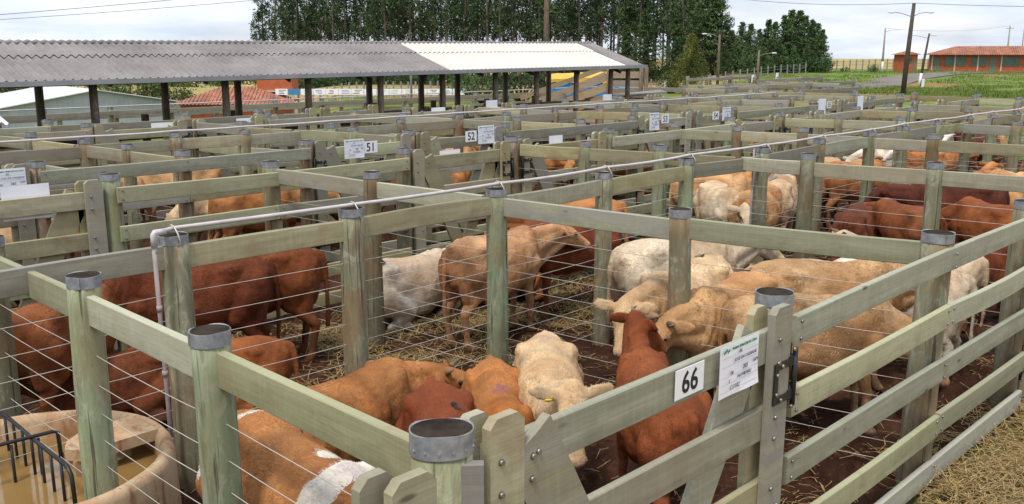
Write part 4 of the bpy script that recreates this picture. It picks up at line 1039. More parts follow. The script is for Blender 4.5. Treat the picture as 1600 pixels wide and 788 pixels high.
# the farther pens: copies of a few animals
protos = [make_cow(pose(1.0,0,.95,0,-50), .028, 41), make_cow(pose(1.0,.08,1.25,25,-30), .028, 42), make_cow(pose(.98,-.05,.8,-15,-58), .028, 43), make_cow(pose(1.0,-.1,1.3,-30,-30,white=[('face',)]), .028, 44)]
CN = {TN:'tan', CR:'cream', OR:'orange', RD:'dark red', RO:'red brown', DK:'very dark', WH:'whitish'}
def pen_fill(x0, x1, y0, y1, n, cols, lab, grp):
    pl = []
    for i in range(n*30):
        if len(pl) >= n: break
        x, y = random.uniform(x0+.75, x1-.75), random.uniform(y0+.65, y1-.65)
        if all(math.hypot(x-a, y-b) > .64 for a, b in pl): pl.append((x, y))
    sd0 = random.uniform(-20, 20)
    pl.sort(key=lambda p: (p[0]*.703-p[1]*.711)/(p[0]*.711+p[1]*.703))
    for i, (x, y) in enumerate(pl):
        ci = random.randrange(len(cols)); odn = ['leftmost','second from left','third from left','fourth from left','fifth from left'][i] if i < len(pl)-1 else 'rightmost'
        ang = sd0+random.choice((0, 180))+random.uniform(-25, 25); s = random.uniform(.86, .96); c = cols[ci]; j = random.uniform(.85, 1.15)
        cn = CN.get(c, 'tan'); a = R(ang); cow(f'{cn} heifer, {odn} in the pen {lab}', grp, (x-.70*s*math.cos(a), y-.70*s*math.sin(a)), ang, s, tuple(min(.8, q*j) for q in c), None, me=random.choice(protos), detail=False)
TT = [TN, CR, OR, (.60,.40,.22)]; RR = [RD, RO, DK, OR]
fills = [((1.9,5.0,11.1,13.1), 6, TT, 'beyond the left alley boards'),((5.4,8.6,11.1,13.1), 6, TT, 'behind the leftmost numbered gate'),((9.1,12.4,11.1,13.1), 6, [OR,TN,RO], 'behind the second numbered gate'),
 ((13,16,11.1,13.2), 6, [OR,RO,TN], 'behind the third numbered gate'),((16.6,19.6,11.1,13.2), 6, RR, 'behind the fourth numbered gate'),((20.2,23,11.1,13.2), 3, TT, 'behind the tall narrow form'),
 ((5.1,7.8,13.9,15.7), 3, [TN,RO], 'beyond the second pipe at left'),((12.2,15,13.9,15.7), 3, [OR,TN], 'beyond the second pipe in the middle'),
 ((14.2,17.2,2.5,5.7), 6, [TN,OR,(.60,.40,.22)], 'fourth along the front'),((14.0,17,6.2,8.8), 5, TT, 'fourth beyond the near pipe'),
 ((18.0,21,2.5,5.7), 6, [WH,TN,RD], 'fifth along the front'),((18,21,6.2,8.8), 4, [WH,RD,OR], 'fifth beyond the near pipe'),
 ((21.6,24.6,2.5,5.7), 4, [RD,WH,CR], 'sixth along the front'),((21.6,24.2,6.2,8.8), 3, [RD,TN,DK], 'sixth beyond the near pipe'),
 ((10.2,13.5,6.2,6.9), 0, TT, '')]
for bx_, n_c, cols, lab in fills: pen_fill(*bx_, n_c, cols, lab, 'cattle in the pen '+lab) if n_c else None
# ------------------------------------------------------------------ shed
def pos(u, d, back=False):
    """plan position from a compass bearing (as columns of the survey picture) and a forward distance"""
    r = (u-800)/1431*d
    return d*FW[0]+r*math.sin(YAW), d*FW[1]-r*math.cos(YAW)
n = N('fibre_cement_sheet'); v = n.coord(rand=False)
c_ = n.ramp(n.noise(v, .8, 7, .65), [(.3, (.165,.15,.15)), (.55, (.235,.215,.215)), (.75, (.30,.285,.28))])
c_ = n.mix(n.ramp(n.noise(n.coord((1,9,9), rand=False), 2, 5, .7), [(.52, 0), (.7, .5)]), c_, (.10,.085,.08))
M['sheet'] = n.out(c_, .88, 0, .2)
M['sheet_white'] = plain('pale_new_sheet', (.56,.53,.49), .6, 0, .10, 1.5)
M['white_roof'] = plain('white_painted_roof', (.60,.61,.61), .55, 0, .12, .8)
M['shed_wood'] = plain('dark_shed_timber', (.085,.062,.045), .9, 0, .5, 8)
M['shed_post'] = wood_post('shed_round_post', (.10,.08,.055), (.26,.21,.15), (.14,.08,.045))
M['gutter'] = plain('grey_gutter', (.30,.30,.31), .5, .2, .2, 2)
M['tile'] = None
EY, RY, BY = 19.5, 21.8, 24.1
def shz(x, y):
    z = (2.36 if y != RY else 3.40)+(x-23)*.006
    return z
def corr(x0, x1, mat, parent, name, eave_y=EY, top_y=RY, lift=0, z0=2.54, z1=3.29, amp=.030, per=.177):
    mb = MB(); n_ = int((x1-x0)/per*8); vs = []
    for i in range(n_+1):
        for (y, z, sk) in ((eave_y, z0, 0), (top_y, z1, 1)):
            t = i/n_; x = x0+(x1-x0)*t
            vs.append((x, y, z+(x-23)*.006+amp*math.sin(2*PI*x/per)+lift))
    mb.add(vs, [(2*i, 2*i+2, 2*i+3, 2*i+1) for i in range(n_)], 0, True)
    return mb.build(name, mat, parent)
shed = empty('cattle_shed', (0,0,0), 0, 'long low open shed on round posts with grey corrugated roof and a pale white section', 'shed')
MY = EY+(RY-EY)*.62
def corr2(x0, x1, mat, lift=0):
    a = corr(x0, x1, mat, shed, 'roof', EY, MY+.12, lift=lift, z0=2.54, z1=2.54+.75*.62+.029); b = corr(x0, x1, mat, shed, 'roof', MY, RY, lift=lift+.014, z0=2.54+.75*.62, z1=3.29)
    return a, b
for o_ in corr2(17.3, 25.2, M['sheet_white']): o_['label'] = 'pale white new roof sheets'
corr2(.63, 17.3, M['sheet']); corr(25.2, 26.2, M['sheet'], shed, 'roof', lift=.01)
corr(.63, 26.2, M['sheet'], shed, 'roof', BY, RY)
# ridge caps
mb = MB()
for i in range(int(25.5/.177)):
    x = .63+i*.177; mb.tube([(x, RY, 3.29+(x-23)*.006+.005), (x+.09, RY, 3.29+(x-23)*.006+.022), (x+.18, RY, 3.29+(x-23)*.006+.005)], [.045, .06, .045], 8, cap=False)
mb.build('ridge_cap', M['sheet'], shed)
mb = MB()
mb.bar((.63, EY-.07, 2.50-.134), (26.25, EY-.07, 2.50+.026), .11, .10)
mb.build('gutter', M['gutter'], shed)
mb = MB()
for y, z in ((19.95, 2.50), (21.8, 3.13), (23.6, 2.50)): mb.bar((.7, y, z-.15), (26.0, y, z+.02), .09, .14)
for x in np.arange(1.5, 26.1, 2.14): mb.bar((x, EY+.1, 2.34), (x, RY, 3.08), .05, .09); mb.bar((x, RY, 3.08), (x, BY-.1, 2.34), .05, .09)
mb.build('roof_frame', M['shed_wood'], shed)
def shed_post(x, y, r, h=2.46):
    mb = MB(); mb.tube([(0,0,-.2),(0,0,h*.5),(.01,0,h+(x-23)*.006)], [r*1.06, r, r*.95], 14)
    return mb.build('post', M['shed_post'], shed, (x, y, 0))
for x in (3.2, 5.4, 7.68, 10.7, 12.95, 15.2, 17.4, 19.5, 21.3, 23.2, 25.0, 25.95): shed_post(x, 20.0, .088)
for x in (4.4, 7.8, 10.9, 13.0, 17.5, 19.6, 21.2, 23.5, 25.8): shed_post(x, 23.6, .10)
for i, (y, x0, x1) in enumerate(((20.6, .5, 25.5), (23.1, .5, 25.5))):
    xs = list(np.arange(x0, x1+.1, 2.4)); board_fence(xs, y, ['dark board fence inside the shed, front one','dark board fence inside the shed, rear one'][i], 'dark fences inside the shed', nb=4, mat='rail_dark', mats=['post_brown']*len(xs), tops=[(1.42,1.18)[i],1.0,.65,.3], zs=.80)  # boards coloured dark to stand for the shade under the roof
# sheet corner showing at the left edge
sh2 = empty('lean_to_roof', (0,0,0), 0, 'small corrugated roof corner cut off at the left edge below the shed', 'roof')
mb = MB(); vs = []
cx, cy = pos(-60, 21); ex, ey = pos(20, 19.5)
nn = 40
A0 = Vector((*pos(-90, 15.2), 2.6)); A1 = Vector((*pos(-6, 15.6), 2.08)); B0 = Vector((*pos(-90, 14.2), 1.80)); B1 = Vector((*pos(19, 14.4), 1.92))
for s_ in (0, .02):
    for i in range(nn+1):
        t = i/nn; w_ = .03*math.sin(t*PI*14)
        vs += [A0.lerp(A1, t)+Vector((0,0,w_-s_)), B0.lerp(B1, t)+Vector((0,0,w_-s_))]
q = 2*(nn+1)
mb.add(vs, [(2*i, 2*i+1, 2*i+3, 2*i+2) for i in range(nn)]+[(q+2*i, q+2*i+2, q+2*i+3, q+2*i+1) for i in range(nn)], 0, True)
mb.build('roof_sheet', M['white_roof'], sh2)
mb = MB(); mb.tube([(B1.x-.3, B1.y, 0), (B1.x-.3, B1.y, 1.55)], .07, 8); mb.tube([(A0.x, A0.y, 0), (A0.x, A0.y, 2.5)], .07, 8); mb.build('post', M['shed_post'], sh2)

# ------------------------------------------------------------------ far buildings
M['orange_wall'] = plain('orange_brick_wall', (.44,.125,.055), .85, 0, .22, 2)
M['glass_green'] = plain('greenish_pane', (.10,.16,.13), .25, 0, .3, 1.2, .5)
M['pale_trim'] = plain('pale_trim', (.55,.42,.32), .8, 0, .1)
M['green_door'] = plain('green_door', (.14,.20,.14), .6, 0, .15)
n = N('clay_tiles'); v = n.coord(rand=False)
wv = n.n('ShaderNodeTexWave'); n.l(v, wv.inputs[0]); wv.inputs['Scale'].default_value = 1.1; wv.bands_direction = 'X'
c_ = n.ramp(n.noise(v, 1.6, 7, .7), [(.3, (.20,.085,.055)), (.5, (.36,.15,.095)), (.7, (.46,.25,.17))])
c_ = n.mix(n.ramp(n.noise(v, .5, 4, .6), [(.5, 0), (.68, .6)]), c_, (.13,.095,.08))
n.bump(wv.outputs[1], .6, .1); M['tile'] = n.out(c_, .9, 0, .15)
def hip_roof(mb, L, W, h, ov, z, ridge):
    l, w_ = L/2+ov, W/2+ov; r = ridge/2
    vs = [(-l,-w_,z),(l,-w_,z),(l,w_,z),(-l,w_,z),(-r,0,z+h),(r,0,z+h)]
    # tiled courses as real ribs up each slope
    mb.add(vs, [(0,1,5,4),(1,2,5),(2,3,4,5),(3,0,4),(0,3,2,1)])
    for i in range(int(2*l/.32)):
        x = -l+.16+i*.32; t = 1.0
        if abs(x) > r: t = (l-abs(x))/(l-r)
        mb.tube([(x,-w_-.02,z+.03),(x,-w_*(1-t),z+h*t+.03)], .055, 5, cap=False)
def building(name, u, d, L, W, H, rh, rot, label, cat, wins, doors, ov=.9, ridge=None, pil=True, zoff=0, wall='orange_wall'):
    x, y = pos(u, d); z = th(x, y)+zoff
    o = empty(name, (x, y, z), rot, label, cat)
    mb = MB(); mb.box((0,0,H/2-.6), (L, W, H+1.2)); mb.build('wall', M[wall], o)
    mb = MB(); hip_roof(mb, L, W, rh, ov, H, ridge or (L-W)); mb.build('roof', M['tile'], o)
    for (cx, cz, w_, h_) in wins:
        fr = MB()
        for sx in (-1, 1): fr.box((sx*w_/2,0,0), (.08,.1,h_))
        for sz in (-1, 1): fr.box((0,0,sz*h_/2), (w_+.08,.1,.08))
        for k in range(1, 6): fr.box((-w_/2+w_*k/6,0.01,0), (.035,.05,h_-.08))
        fr.box((0,.012,h_*.1), (w_-.08,.045,.035))
        f = fr.build('window', M['green_door'], o, (cx,-W/2-.055,cz)); g = MB(); g.box((0,.04,0), (w_,.02,h_)); g.build('pane', M['glass_green'], f)
    for (cx, w_, h_) in doors:
        f = MB(); f.box((0,0,h_/2), (w_,.08,h_)); f.box((-w_*.0,-.03,h_*.5), (.04,.05,h_*.96)); f = f.build('door', M['green_door'], o, (cx,-W/2-.03,0))
    if pil:
        k = int(L/3.1)
        for i in range(k+1):
            mb = MB(); mb.box((0,0,H/2), (.22,.16,H)); mb.build('pilaster', M['pale_trim'], o, (-L/2+.4+(L-.8)*i/k, -W/2-.07, 0))
    return o
FR = YAW-PI/2       # facing the camera
building('long_building', 1528, 157, 18, 8, 2.7, 1.4, FR-R(23), 'long orange building with clay tile hip roof and green windows on the rise', 'building',
         [(-5.1,1.65,3.1,1.35),(-1.6,1.65,2.2,1.35),(2.9,1.65,2.8,1.35),(6.7,1.65,2.6,1.35)], [(-7.9,.85,2.3),(.45,.9,2.2)], 1.1, 10, zoff=.0)
gh = building('guard_house', 1402, 152, 2.5, 2.5, 2.75, .6, FR+R(22), 'small orange guard house with tiled roof left of the long building', 'building', [(-.4,1.9,.8,.6)], [(.75,.6,2.0)], .45, .3, pil=False)
# left side: white roofed hall, tiled roof house, kiosk
def gable(name, u, d, L, W, H, rh, rot, z, label, wallm, roofm, cat='building'):
    x, y = pos(u, d); o = empty(name, (x, y, z), rot, label, cat)
    mb = MB(); vs = [(-L/2,-W/2,0),(-L/2,W/2,0),(-L/2,W/2,H),(-L/2,0,H+rh),(-L/2,-W/2,H)]; vs += [(-a, b, c) for a, b, c in vs]
    mb.add(vs, [(0,1,2,3,4)[::-1],(5,6,7,8,9),(0,4,9,5),(1,6,7,2)[::-1]])
    nb = int(W/.45)
    for sx in (-1, 1):
        for i in range(nb):
            yy = -W/2+W*(i+.5)/nb; hh = H+rh*(1-abs(yy)/(W/2)); mb.box((sx*(L/2+.015), yy, hh/2), (.035, .10, hh-.1))
    mb.build('wall', wallm, o)
    mb = MB()
    for s_ in (-1, 1):
        mb.bar((-L/2-.5, s_*(W/4+.2), H+rh/2+.02), (L/2+.5, s_*(W/4+.2), H+rh/2+.02), math.hypot(W/2+.4, rh+rh/W), .07, up=(0, s_*rh/(W/2), 1))
    nr_ = int(L/.7)
    for i in range(nr_+1):
        x_ = -L/2-.3+i*(L+.6)/nr_
        for s_ in (-1, 1): mb.bar((x_, 0, H+rh+.08), (x_, s_*(W/2+.35), H+.02), .06, .05)
    mb.build('roof', roofm, o); return o
M['white_wall'] = plain('pale_corrugated_wall', (.43,.45,.47), .6, 0, .12, 1)
gable('white_roofed_hall', 122, 94, 17, 20, 3.1, 1.7, YAW+R(39), -5.3, 'large low hall with white roof and pale corrugated gable, left beyond the shed', M['white_wall'], M['white_roof'])
x, y = pos(378, 84); o = empty('tiled_roof_house', (x, y, -3.6), FR+R(6), 'house showing only its orange clay tile hip roof under the shed eave', 'building')
mb = MB(); mb.box((0,0,1.1), (8.6,7,2.2)); mb.build('wall', M['orange_wall'], o); mb = MB(); hip_roof(mb, 8.8, 7.2, 1.35, .6, 2.2, 3.0); mb.build('roof', M['tile'], o)
x, y = pos(440, 86); o = empty('raised_kiosk', (x, y, -4.2), FR, 'orange lookout box on pale legs beside the tiled roof', 'kiosk')
mb = MB(); mb.box((0,0,4.8), (3.2,2.6,1.9)); mb.build('cabin', M['orange_wall'], o)
mb = MB(); mb.box((0,0,3.75), (3.5,2.9,.16)); mb.build('floor_slab', M['pale_trim'], o)
mb = MB(); mb.box((0,0,5.85), (3.9,3.3,.14)); mb.build('roof', M['sheet'], o)
for sx in (-1.6, 1.6):
    for sy in (-1.2, 1.2): mb = MB(); mb.box((sx, sy, 1.85), (.2,.2,3.7)); mb.build('leg', M['pale_trim'], o)

# sponsor boards in a row behind the shed
M['blue'] = plain('blue_board', (.05,.22,.45), .5, 0, .15)
for i in range(15):
    u = 445+i*19.5; d = 82; x, y = pos(u, d); zz = 3-(142-82)/1431*d if False else 3-(141.5-82)/1431*d
    o = empty('sponsor_board', (x, y, zz), FR+R(3), ['white sponsor board in the low row seen under the shed','blue sponsor board in the low row seen under the shed'][i == 1], 'advertising board', 'blue sponsor boards' if i == 1 else 'white sponsor boards')
    mb = MB(); mb.box((0,0,0), (1.06,.04,.52), ch=.004); mb.build('board', M['blue' if i == 1 else 'plate'], o)
    if i != 1:
        mb = MB()
        rr_ = random.Random(i)
        for k in range(3): mb.box((rr_.uniform(-.12,.12), -.022, .14-k*.14), (rr_.uniform(.3,.75), .004, .05))
        mb.build('printing', M[rr_.choice(('blue','ink','line'))], o)
    mb = MB()
    for sx in (-.45, .45): mb.box((sx,.04,-.5), (.05,.05,1.1))
    mb.build('legs', M['pale_trim'], o)

# ------------------------------------------------------------------ loading ramp, truck, small platform and rail ramp
M['ramp_wood'] = wood_rail('ramp_board', (.26,.19,.115), (.44,.34,.21))
M['ramp_face'] = plain('orange_earth_fill', (.42,.20,.10), .95, 0, .25, 3)
x, y = pos(930, 39); rp = empty('loading_ramp', (x, y, -.35), YAW-PI/2, 'wooden cattle loading ramp rising to the right behind the shed end', 'loading ramp')
def P3(u, v, d): return Vector(((u-953)/1431*d, d-50, 3-(v-82)/1431*d))
def wallp(quad, t=.12):
    mb = MB(); q = [Vector(p) for p in quad]; bk = [p+Vector((0,t,0)) for p in q]
    mb.add(q+bk, [(0,1,2,3),(7,6,5,4)]+[((i+1)%4, i, i+4, (i+1)%4+4) for i in range(4)]); return mb
wallp([(-2.9,0,.0),(-.2,0,0),(1.9,0,.0),(1.9,0,1.2)]).build('earth_fill', M['ramp_face'], rp)
mb = MB(); mb.box((1.0,.3,.75), (3.4,.2,1.5)); mb.build('ramp_side', M['ramp_face'], rp)
for k in range(4):
    mb = MB(); z = .55+k*.42
    mb.bar((-3.2,-.06,z-.35), (.55,-.06,z+1.0), .06, .30 if k < 3 else .2); mb.build('side_board', M['ramp_wood'], rp)
    mb = MB(); mb.box((1.2,-.06,1.35+k*.36), (1.35,.06,.27)); mb.build('side_board', M['ramp_wood'], rp)
mb = MB(); mb.bar((-3.2,2.0,.8), (.6,2.0,2.4), .06, .26); mb.build('side_board', M['ramp_wood'], rp)
mb = MB(); mb.bar((-3.2,2.0,.3), (.6,2.0,1.9), .06, .26); mb.build('side_board', M['ramp_wood'], rp)
for px_, h_ in ((-2.9,1.2),(-1.4,1.7),(.5,2.6),(1.85,2.75),(2.05,2.75)):
    mb = MB(); mb.tube([(px_,-.15,-.1),(px_,-.15,h_)], .09, 10); mb.build('post', M['shed_post'], rp)
x, y = pos(899, 52); tk = empty('cattle_truck', (x, y, 3-(112-82)/1431*52-2.55), FR+R(4), 'blue truck body under a yellow orange tarpaulin behind the ramp', 'truck')
M['tblue'] = plain('truck_blue', (.03,.25,.55), .45, 0, .15, 3); M['tarp'] = plain('yellow_tarp', (.62,.38,.05), .6, 0, .25, 2); M['rubber'] = plain('tyre_rubber', (.02,.02,.02), .8)
mb = MB(); mb.box((0,0,1.55), (3.0,2.3,1.3), ch=.05)
for k in range(7): mb.box((-1.4+k*.467,-1.17,1.55), (.07,.06,1.3))
mb.build('body', M['tblue'], tk)
mb = MB(); vs = []
for i in range(13):
    for j in range(7):
        a, b = i/12-.5, j/6-.5; zz = 2.25+.28*(1-4*b*b)+.05*noise.noise(Vector((i*.7, j*.7, 0)))+.12*a; vs.append((a*3.2, b*2.45, zz))
for j in (0, 6):
    pass
mb.add(vs, [(i*7+j, (i+1)*7+j, (i+1)*7+j+1, i*7+j+1) for i in range(12) for j in range(6)], 0, True)
vs = [(i/12*3.2-1.6, -1.225, 2.25+.12*(i/12-.5)+.02) for i in range(13)]+[(i/12*3.2-1.6, -1.235, 2.02+.05*math.sin(i*2.1)) for i in range(13)]
mb.add(vs, [(i, i+13, i+14, i+1) for i in range(12)], 0, True)
vs = [(-1.6, j/6*2.45-1.225, 2.2+.28*(1-4*(j/6-.5)**2)) for j in range(7)]+[(-1.62, j/6*2.45-1.225, 2.05) for j in range(7)]
mb.add(vs, [(i, i+1, i+8, i+7) for i in range(6)], 0, True)
mb.build('tarpaulin', M['tarp'], tk)
mb = MB(); mb.box((2.3,0,1.25), (1.3,2.2,1.2), ch=.12); mb.box((2.3,0,1.90), (.9,2.0,.1), ch=.03); mb.build('cab', M['tblue'], tk)
mb = MB(); mb.box((2.35,-1.11,1.45), (.7,.03,.4)); mb.build('window', M['eye'], tk)
for wx in (2.3, -.9, -.1):
    for wy in (-1.0, 1.0): mb = MB(); mb.tube([(0,-.14,0),(0,.14,0)], .45, 18); mb.build('wheel', M['rubber'], tk, (wx, wy, .45))
x, y = pos(990, 33.5); lp = empty('timber_platform', (x, y, 0), FR, 'low timber platform with a dark opening below the ramp', 'platform')
mb = MB(); mb.bar((-.75,0,1.45), (1.0,0,1.62), 1.6, .07); mb.build('deck', M['rail_grey'], lp)
for px_ in (-.7, -.2, .95):
    for py_ in (-.7, .7): mb = MB(); mb.box((px_, py_, .72), (.14,.14,1.44)); mb.build('leg', M['rail_grey'], lp)
mb = MB(); mb.box((.4,.74,1.1), (1.0,.04,.5)); mb.build('back_board', M['rail_dark'], lp)
x, y = pos(1022, 66); mr = empty('metal_rail_ramp', (x, y, th(x, y)), FR, 'grey tube railings of a small ramp left of the yellow green bush', 'railing')
for k in range(4):
    mb = MB(); mb.tube([(-.75,0,.2+k*.2),(.7,0,1.1+k*.24),(.75,0,1.1+k*.24)], .03, 6); mb.build('rail', M['gutter'], mr)
for px_, h_ in ((-.7,.9),(0,1.35),(.6,1.85)): mb = MB(); mb.tube([(px_,0,0),(px_,0,h_)], .035, 6); mb.build('upright', M['gutter'], mr)

# ------------------------------------------------------------------ utility poles, lamps and wires
M['pole_wood'] = plain('dark_pole', (.075,.06,.05), .85, 0, .4, 4); M['pole_conc'] = plain('grey_pole', (.30,.27,.24), .85, 0, .3, 3); M['whitewash'] = plain('whitewash', (.72,.72,.70), .8, 0, .1)
M['cable'] = plain('cable', (.12,.12,.12), .6); M['lampglass'] = plain('lamp_glass', (.65,.67,.68), .3, 0, .05)
def upole(u, d, h, r, label, mat='pole_wood', arms=(), white=0, lean=0, ybase=None, cross=False, cat='utility pole', nm='utility_pole'):
    x, y = pos(u, d); z = th(x, y) if ybase is None else 3-(ybase-82)/1431*d
    o = empty(nm, (x, y, z), FR, label, cat)
    mb = MB(); mb.tube([(0,0,-.6),(lean*.5,0,h*.5),(lean,0,h)], [r*1.15, r, r*.72], 10); mb.build('pole', M[mat], o)
    if white: mb = MB(); mb.tube([(0,0,-.05),(lean*white/h,0,white)], [r*1.2, r*1.15], 10); mb.build('painted_foot', M['whitewash'], o)
    for s_, L_, ha in arms:
        mb = MB(); mb.tube([(lean*ha/h,0,ha),(s_*L_*.5,0,ha+.28),(s_*L_,0,ha+.38)], .03, 6); a = mb.build('lamp_arm', M['pole_conc'], o)
        mb = MB(); mb.ellip((s_*(L_+.22),0,ha+.36), (.32,.12,.08), 10, 6); mb.build('lamp_head', M['lampglass'], a)
    if cross: mb = MB(); mb.box((lean,0,h-.5), (1.6,.1,.1)); mb.build('crossarm', M[mat], o)
    return Vector((x, y, z))+Vector((lean*math.sin(YAW), -lean*math.cos(YAW), h))
t1 = upole(1402, 78, 7.5, .19, 'tall dark pole with two lamp arms standing on the grass right of centre', arms=((-1,1.3,6.4),(1,1.5,6.4)), lean=.28, ybase=147)
t2 = upole(1367, 150, 6.9, .15, 'pole with one lamp arm and white painted foot left of the guard house', 'pole_conc', ((1,1.9,6.3),), 1.7)
t3 = upole(1426, 118, 6.6, .15, 'leaning pole with lamp and white painted foot right of the guard house', 'pole_wood', ((-1,1.2,6.0),(1,1.2,6.0)), 1.7, .7, ybase=134)
t4 = upole(1116, 100, 5.9, .15, 'brown pole before the pines right of the yellow green bush', 'shed_post', ((-1,1.4,5.6),), .5)
t5 = upole(1177, 105, 4.3, .13, 'shorter brown pole with one lamp before the pines', 'shed_post', ((1,1.5,3.6),), .4)
t6 = upole(852, 96, 12.5, .27, 'thick brown pole rising behind the white roof section', 'shed_post', ybase=128)
t7 = upole(1556, 190, 9.2, .16, 'thin pole behind the long building, left one', 'pole_conc', ybase=112, cross=True)
t8 = upole(1578, 190, 8.6, .14, 'thin pole behind the long building, right one', 'pole_conc', ybase=112)
t9 = upole(645, 80, 3.4, .09, 'thin post seen under the shed near the white boards', 'pole_conc', ybase=145)
def cable(a, b, sag, label, r=.018):
    mb = MB(); a, b = Vector(a), Vector(b)
    mb.tube([a.lerp(b, t/16)-Vector((0,0,sag*4*(t/16)*(1-t/16))) for t in range(17)], r, 5, cap=False)
    o = mb.build('power_cable', M['cable'], None); tag(o, label, 'cable', 'overhead cables')
left_end = Vector((*pos(-900, 70), 9.0))
cable((*pos(-700,60), 3+ (82-70)/1431*60), t6+Vector((0,0,.0)), .9, 'upper overhead cable crossing the sky at left', .022)
cable((*pos(-700,60), 3+ (82-68)/1431*60), t6+Vector((0,0,-1.2)), .9, 'lower overhead cable crossing the sky at left', .018)
cable(t6, t1, 1.6, 'overhead cable between the thick pole and the tall dark pole', .02)
cable(t1, (*pos(2300, 75), 8), .8, 'overhead cable from the tall dark pole to the right edge', .02)
cable(t4, t5, .3, 'low cable between the two brown poles', .016); cable(t2, t7, .7, 'faint cable from the lamp pole to the far poles', .016)
# ridge fence on the far field and white kerb stones
x0, y0 = pos(1235, 150); x1, y1 = pos(1470, 172)
o = empty('wire_fence', (x0, y0, 0), 0, 'thin post and wire fence along the field edge before the guard house', 'fence')
P = []
for i in range(26):
    x, y = x0+(x1-x0)*i/25, y0+(y1-y0)*i/25; z = th(x, y)
    mb = MB(); mb.box((0,0,.9), (.16,.16,1.9)); mb.build('post', M['pole_conc'], o, (x-x0, y-y0, z)); P.append((x-x0, y-y0, z))
for hz in (.5,1.0,1.6):
    mb = MB(); mb.tube([(a, b, c+hz) for a, b, c in P], .02, 4); mb.build('wire', M['cable'], o)
for u, d, lb in ((1170,125,'left white marker stone below the pines'),(1207,128,'right white marker stone below the pines'),(1432,110,'white marker stone on the grass bank')):
    x, y = pos(u, d); mb = MB(); mb.box((0,0,.45), (.28,.25,1.1), ch=.04); o = mb.build('marker_stone', M['whitewash'], None, (x, y, th(x, y))); tag(o, lb, 'marker stone')
# far row of posts and fence at the tree foot
for (ua, da, ub, db, lb) in ((470,95,720,95,'mesh fence before the eucalyptus row, left'),(1000,112,1250,140,'board fence at the foot of the pines')):
    xa, ya = pos(ua, da); xb, yb = pos(ub, db); o = empty('wire_fence', (xa, ya, 0), 0, lb, 'fence')
    nn = 22; P = []
    for i in range(nn+1):
        x, y = xa+(xb-xa)*i/nn, ya+(yb-ya)*i/nn; z = th(x, y); mb = MB(); mb.box((0,0,.7), (.13,.13,1.8)); mb.build('post', M['pole_conc'], o, (x-xa, y-ya, z)); P.append((x-xa, y-ya, z))
    for hz in (.5,.9,1.3): mb = MB(); mb.tube([(a, b, c+hz) for a, b, c in P], .025, 4); mb.build('wire', M['cable'], o)

# grey dirt road curving up to the buildings
road = [pos(1215, 74), pos(1265, 92), pos(1330, 112), pos(1400, 130), pos(1475, 143), pos(1600, 149), pos(1900, 155)]
mb = MB(); vs = []; L_ = []
for (a, b) in zip(road[:-1], road[1:]):
    for k in range(14): t = k/14; L_.append((a[0]+(b[0]-a[0])*t, a[1]+(b[1]-a[1])*t))
for i, p in enumerate(L_):
    q = L_[min(i+1, len(L_)-1)]; o_ = L_[max(i-1, 0)]; dx, dy = q[0]-o_[0], q[1]-o_[1]; l = math.hypot(dx, dy); nx, ny = -dy/l, dx/l
    for k in range(5): w_ = (k/4-.5)*5.5; x, y = p[0]+nx*w_, p[1]+ny*w_; vs.append((x, y, th(x, y)+.07))
mb.add(vs, [(i*5+k, (i+1)*5+k, (i+1)*5+k+1, i*5+k+1) for i in range(len(L_)-1) for k in range(4)], 0, True)
o = mb.build('road', plain('grey_dirt_road', (.17,.145,.13), .95, 0, .25, .6), None); o['kind'] = 'structure'

# ------------------------------------------------------------------ trees
def leaf_mat(name, a, b, c):
    n = N(name); v = n.coord(rand=True)
    g = n.ramp(n.noise(v, .35, 4, .6), [(.3, a), (.5, b), (.72, c)])
    h = n.n('ShaderNodeHueSaturation'); n.l(g, h.inputs['Color']); n.l(n.math('ADD', n.math('MULTIPLY', n.oi.outputs['Random'], .5), .75), h.inputs['Value'])
    n.b.inputs['Transmission Weight'].default_value = 0
    return n.out(h.outputs[0], .75, 0, .15)
M['leaf_euc'] = leaf_mat('eucalyptus_leaves', (.022,.042,.018), (.045,.078,.030), (.085,.12,.055))
M['leaf_pine'] = leaf_mat('pine_needles', (.032,.062,.022), (.066,.115,.040), (.115,.17,.06))
M['leaf_yel'] = leaf_mat('golden_cypress', (.030,.045,.012), (.085,.095,.022), (.22,.19,.04))
M['leaf_bush'] = leaf_mat('bush_leaves', (.030,.055,.014), (.06,.095,.026), (.11,.14,.045))
M['bark_pale'] = plain('pale_bark', (.13,.11,.09), .9, 0, .45, 3); M['bark'] = plain('brown_bark', (.085,.055,.038), .9, 0, .4, 4)
def leaves_mesh(name, clumps, per, size, seed, mat, flat=.6):
    rs = np.random.default_rng(seed); cs = []; 
    for (c, r) in clumps:
        k = int(per*(r[0]/1.4)**1.2)+4
        d = rs.normal(size=(k, 3)); d /= np.linalg.norm(d, axis=1)[:,None]; rad_ = rs.random(k)**.42
        cs.append(np.array(c)+d*rad_[:,None]*np.array(r))
    C_ = np.vstack(cs); k = len(C_)
    a = rs.normal(size=(k,3)); a /= np.linalg.norm(a, axis=1)[:,None]; b = rs.normal(size=(k,3)); b -= a*(a*b).sum(1)[:,None]; b /= np.linalg.norm(b, axis=1)[:,None]
    s = size*(.6+.8*rs.random(k))[:,None]
    V_ = np.stack([C_-a*s, C_-b*s*flat*.5, C_+a*s, C_+b*s*flat*.5], 1).reshape(-1,3)
    me = bpy.data.meshes.new(name); me.vertices.add(len(V_)); me.vertices.foreach_set('co', V_.ravel()); me.loops.add(k*4); me.loops.foreach_set('vertex_index', np.arange(k*4, dtype=np.int32))
    me.polygons.add(k); me.polygons.foreach_set('loop_start', np.arange(k, dtype=np.int32)*4); me.update(); me.validate(); me.materials.append(M[mat]); return me
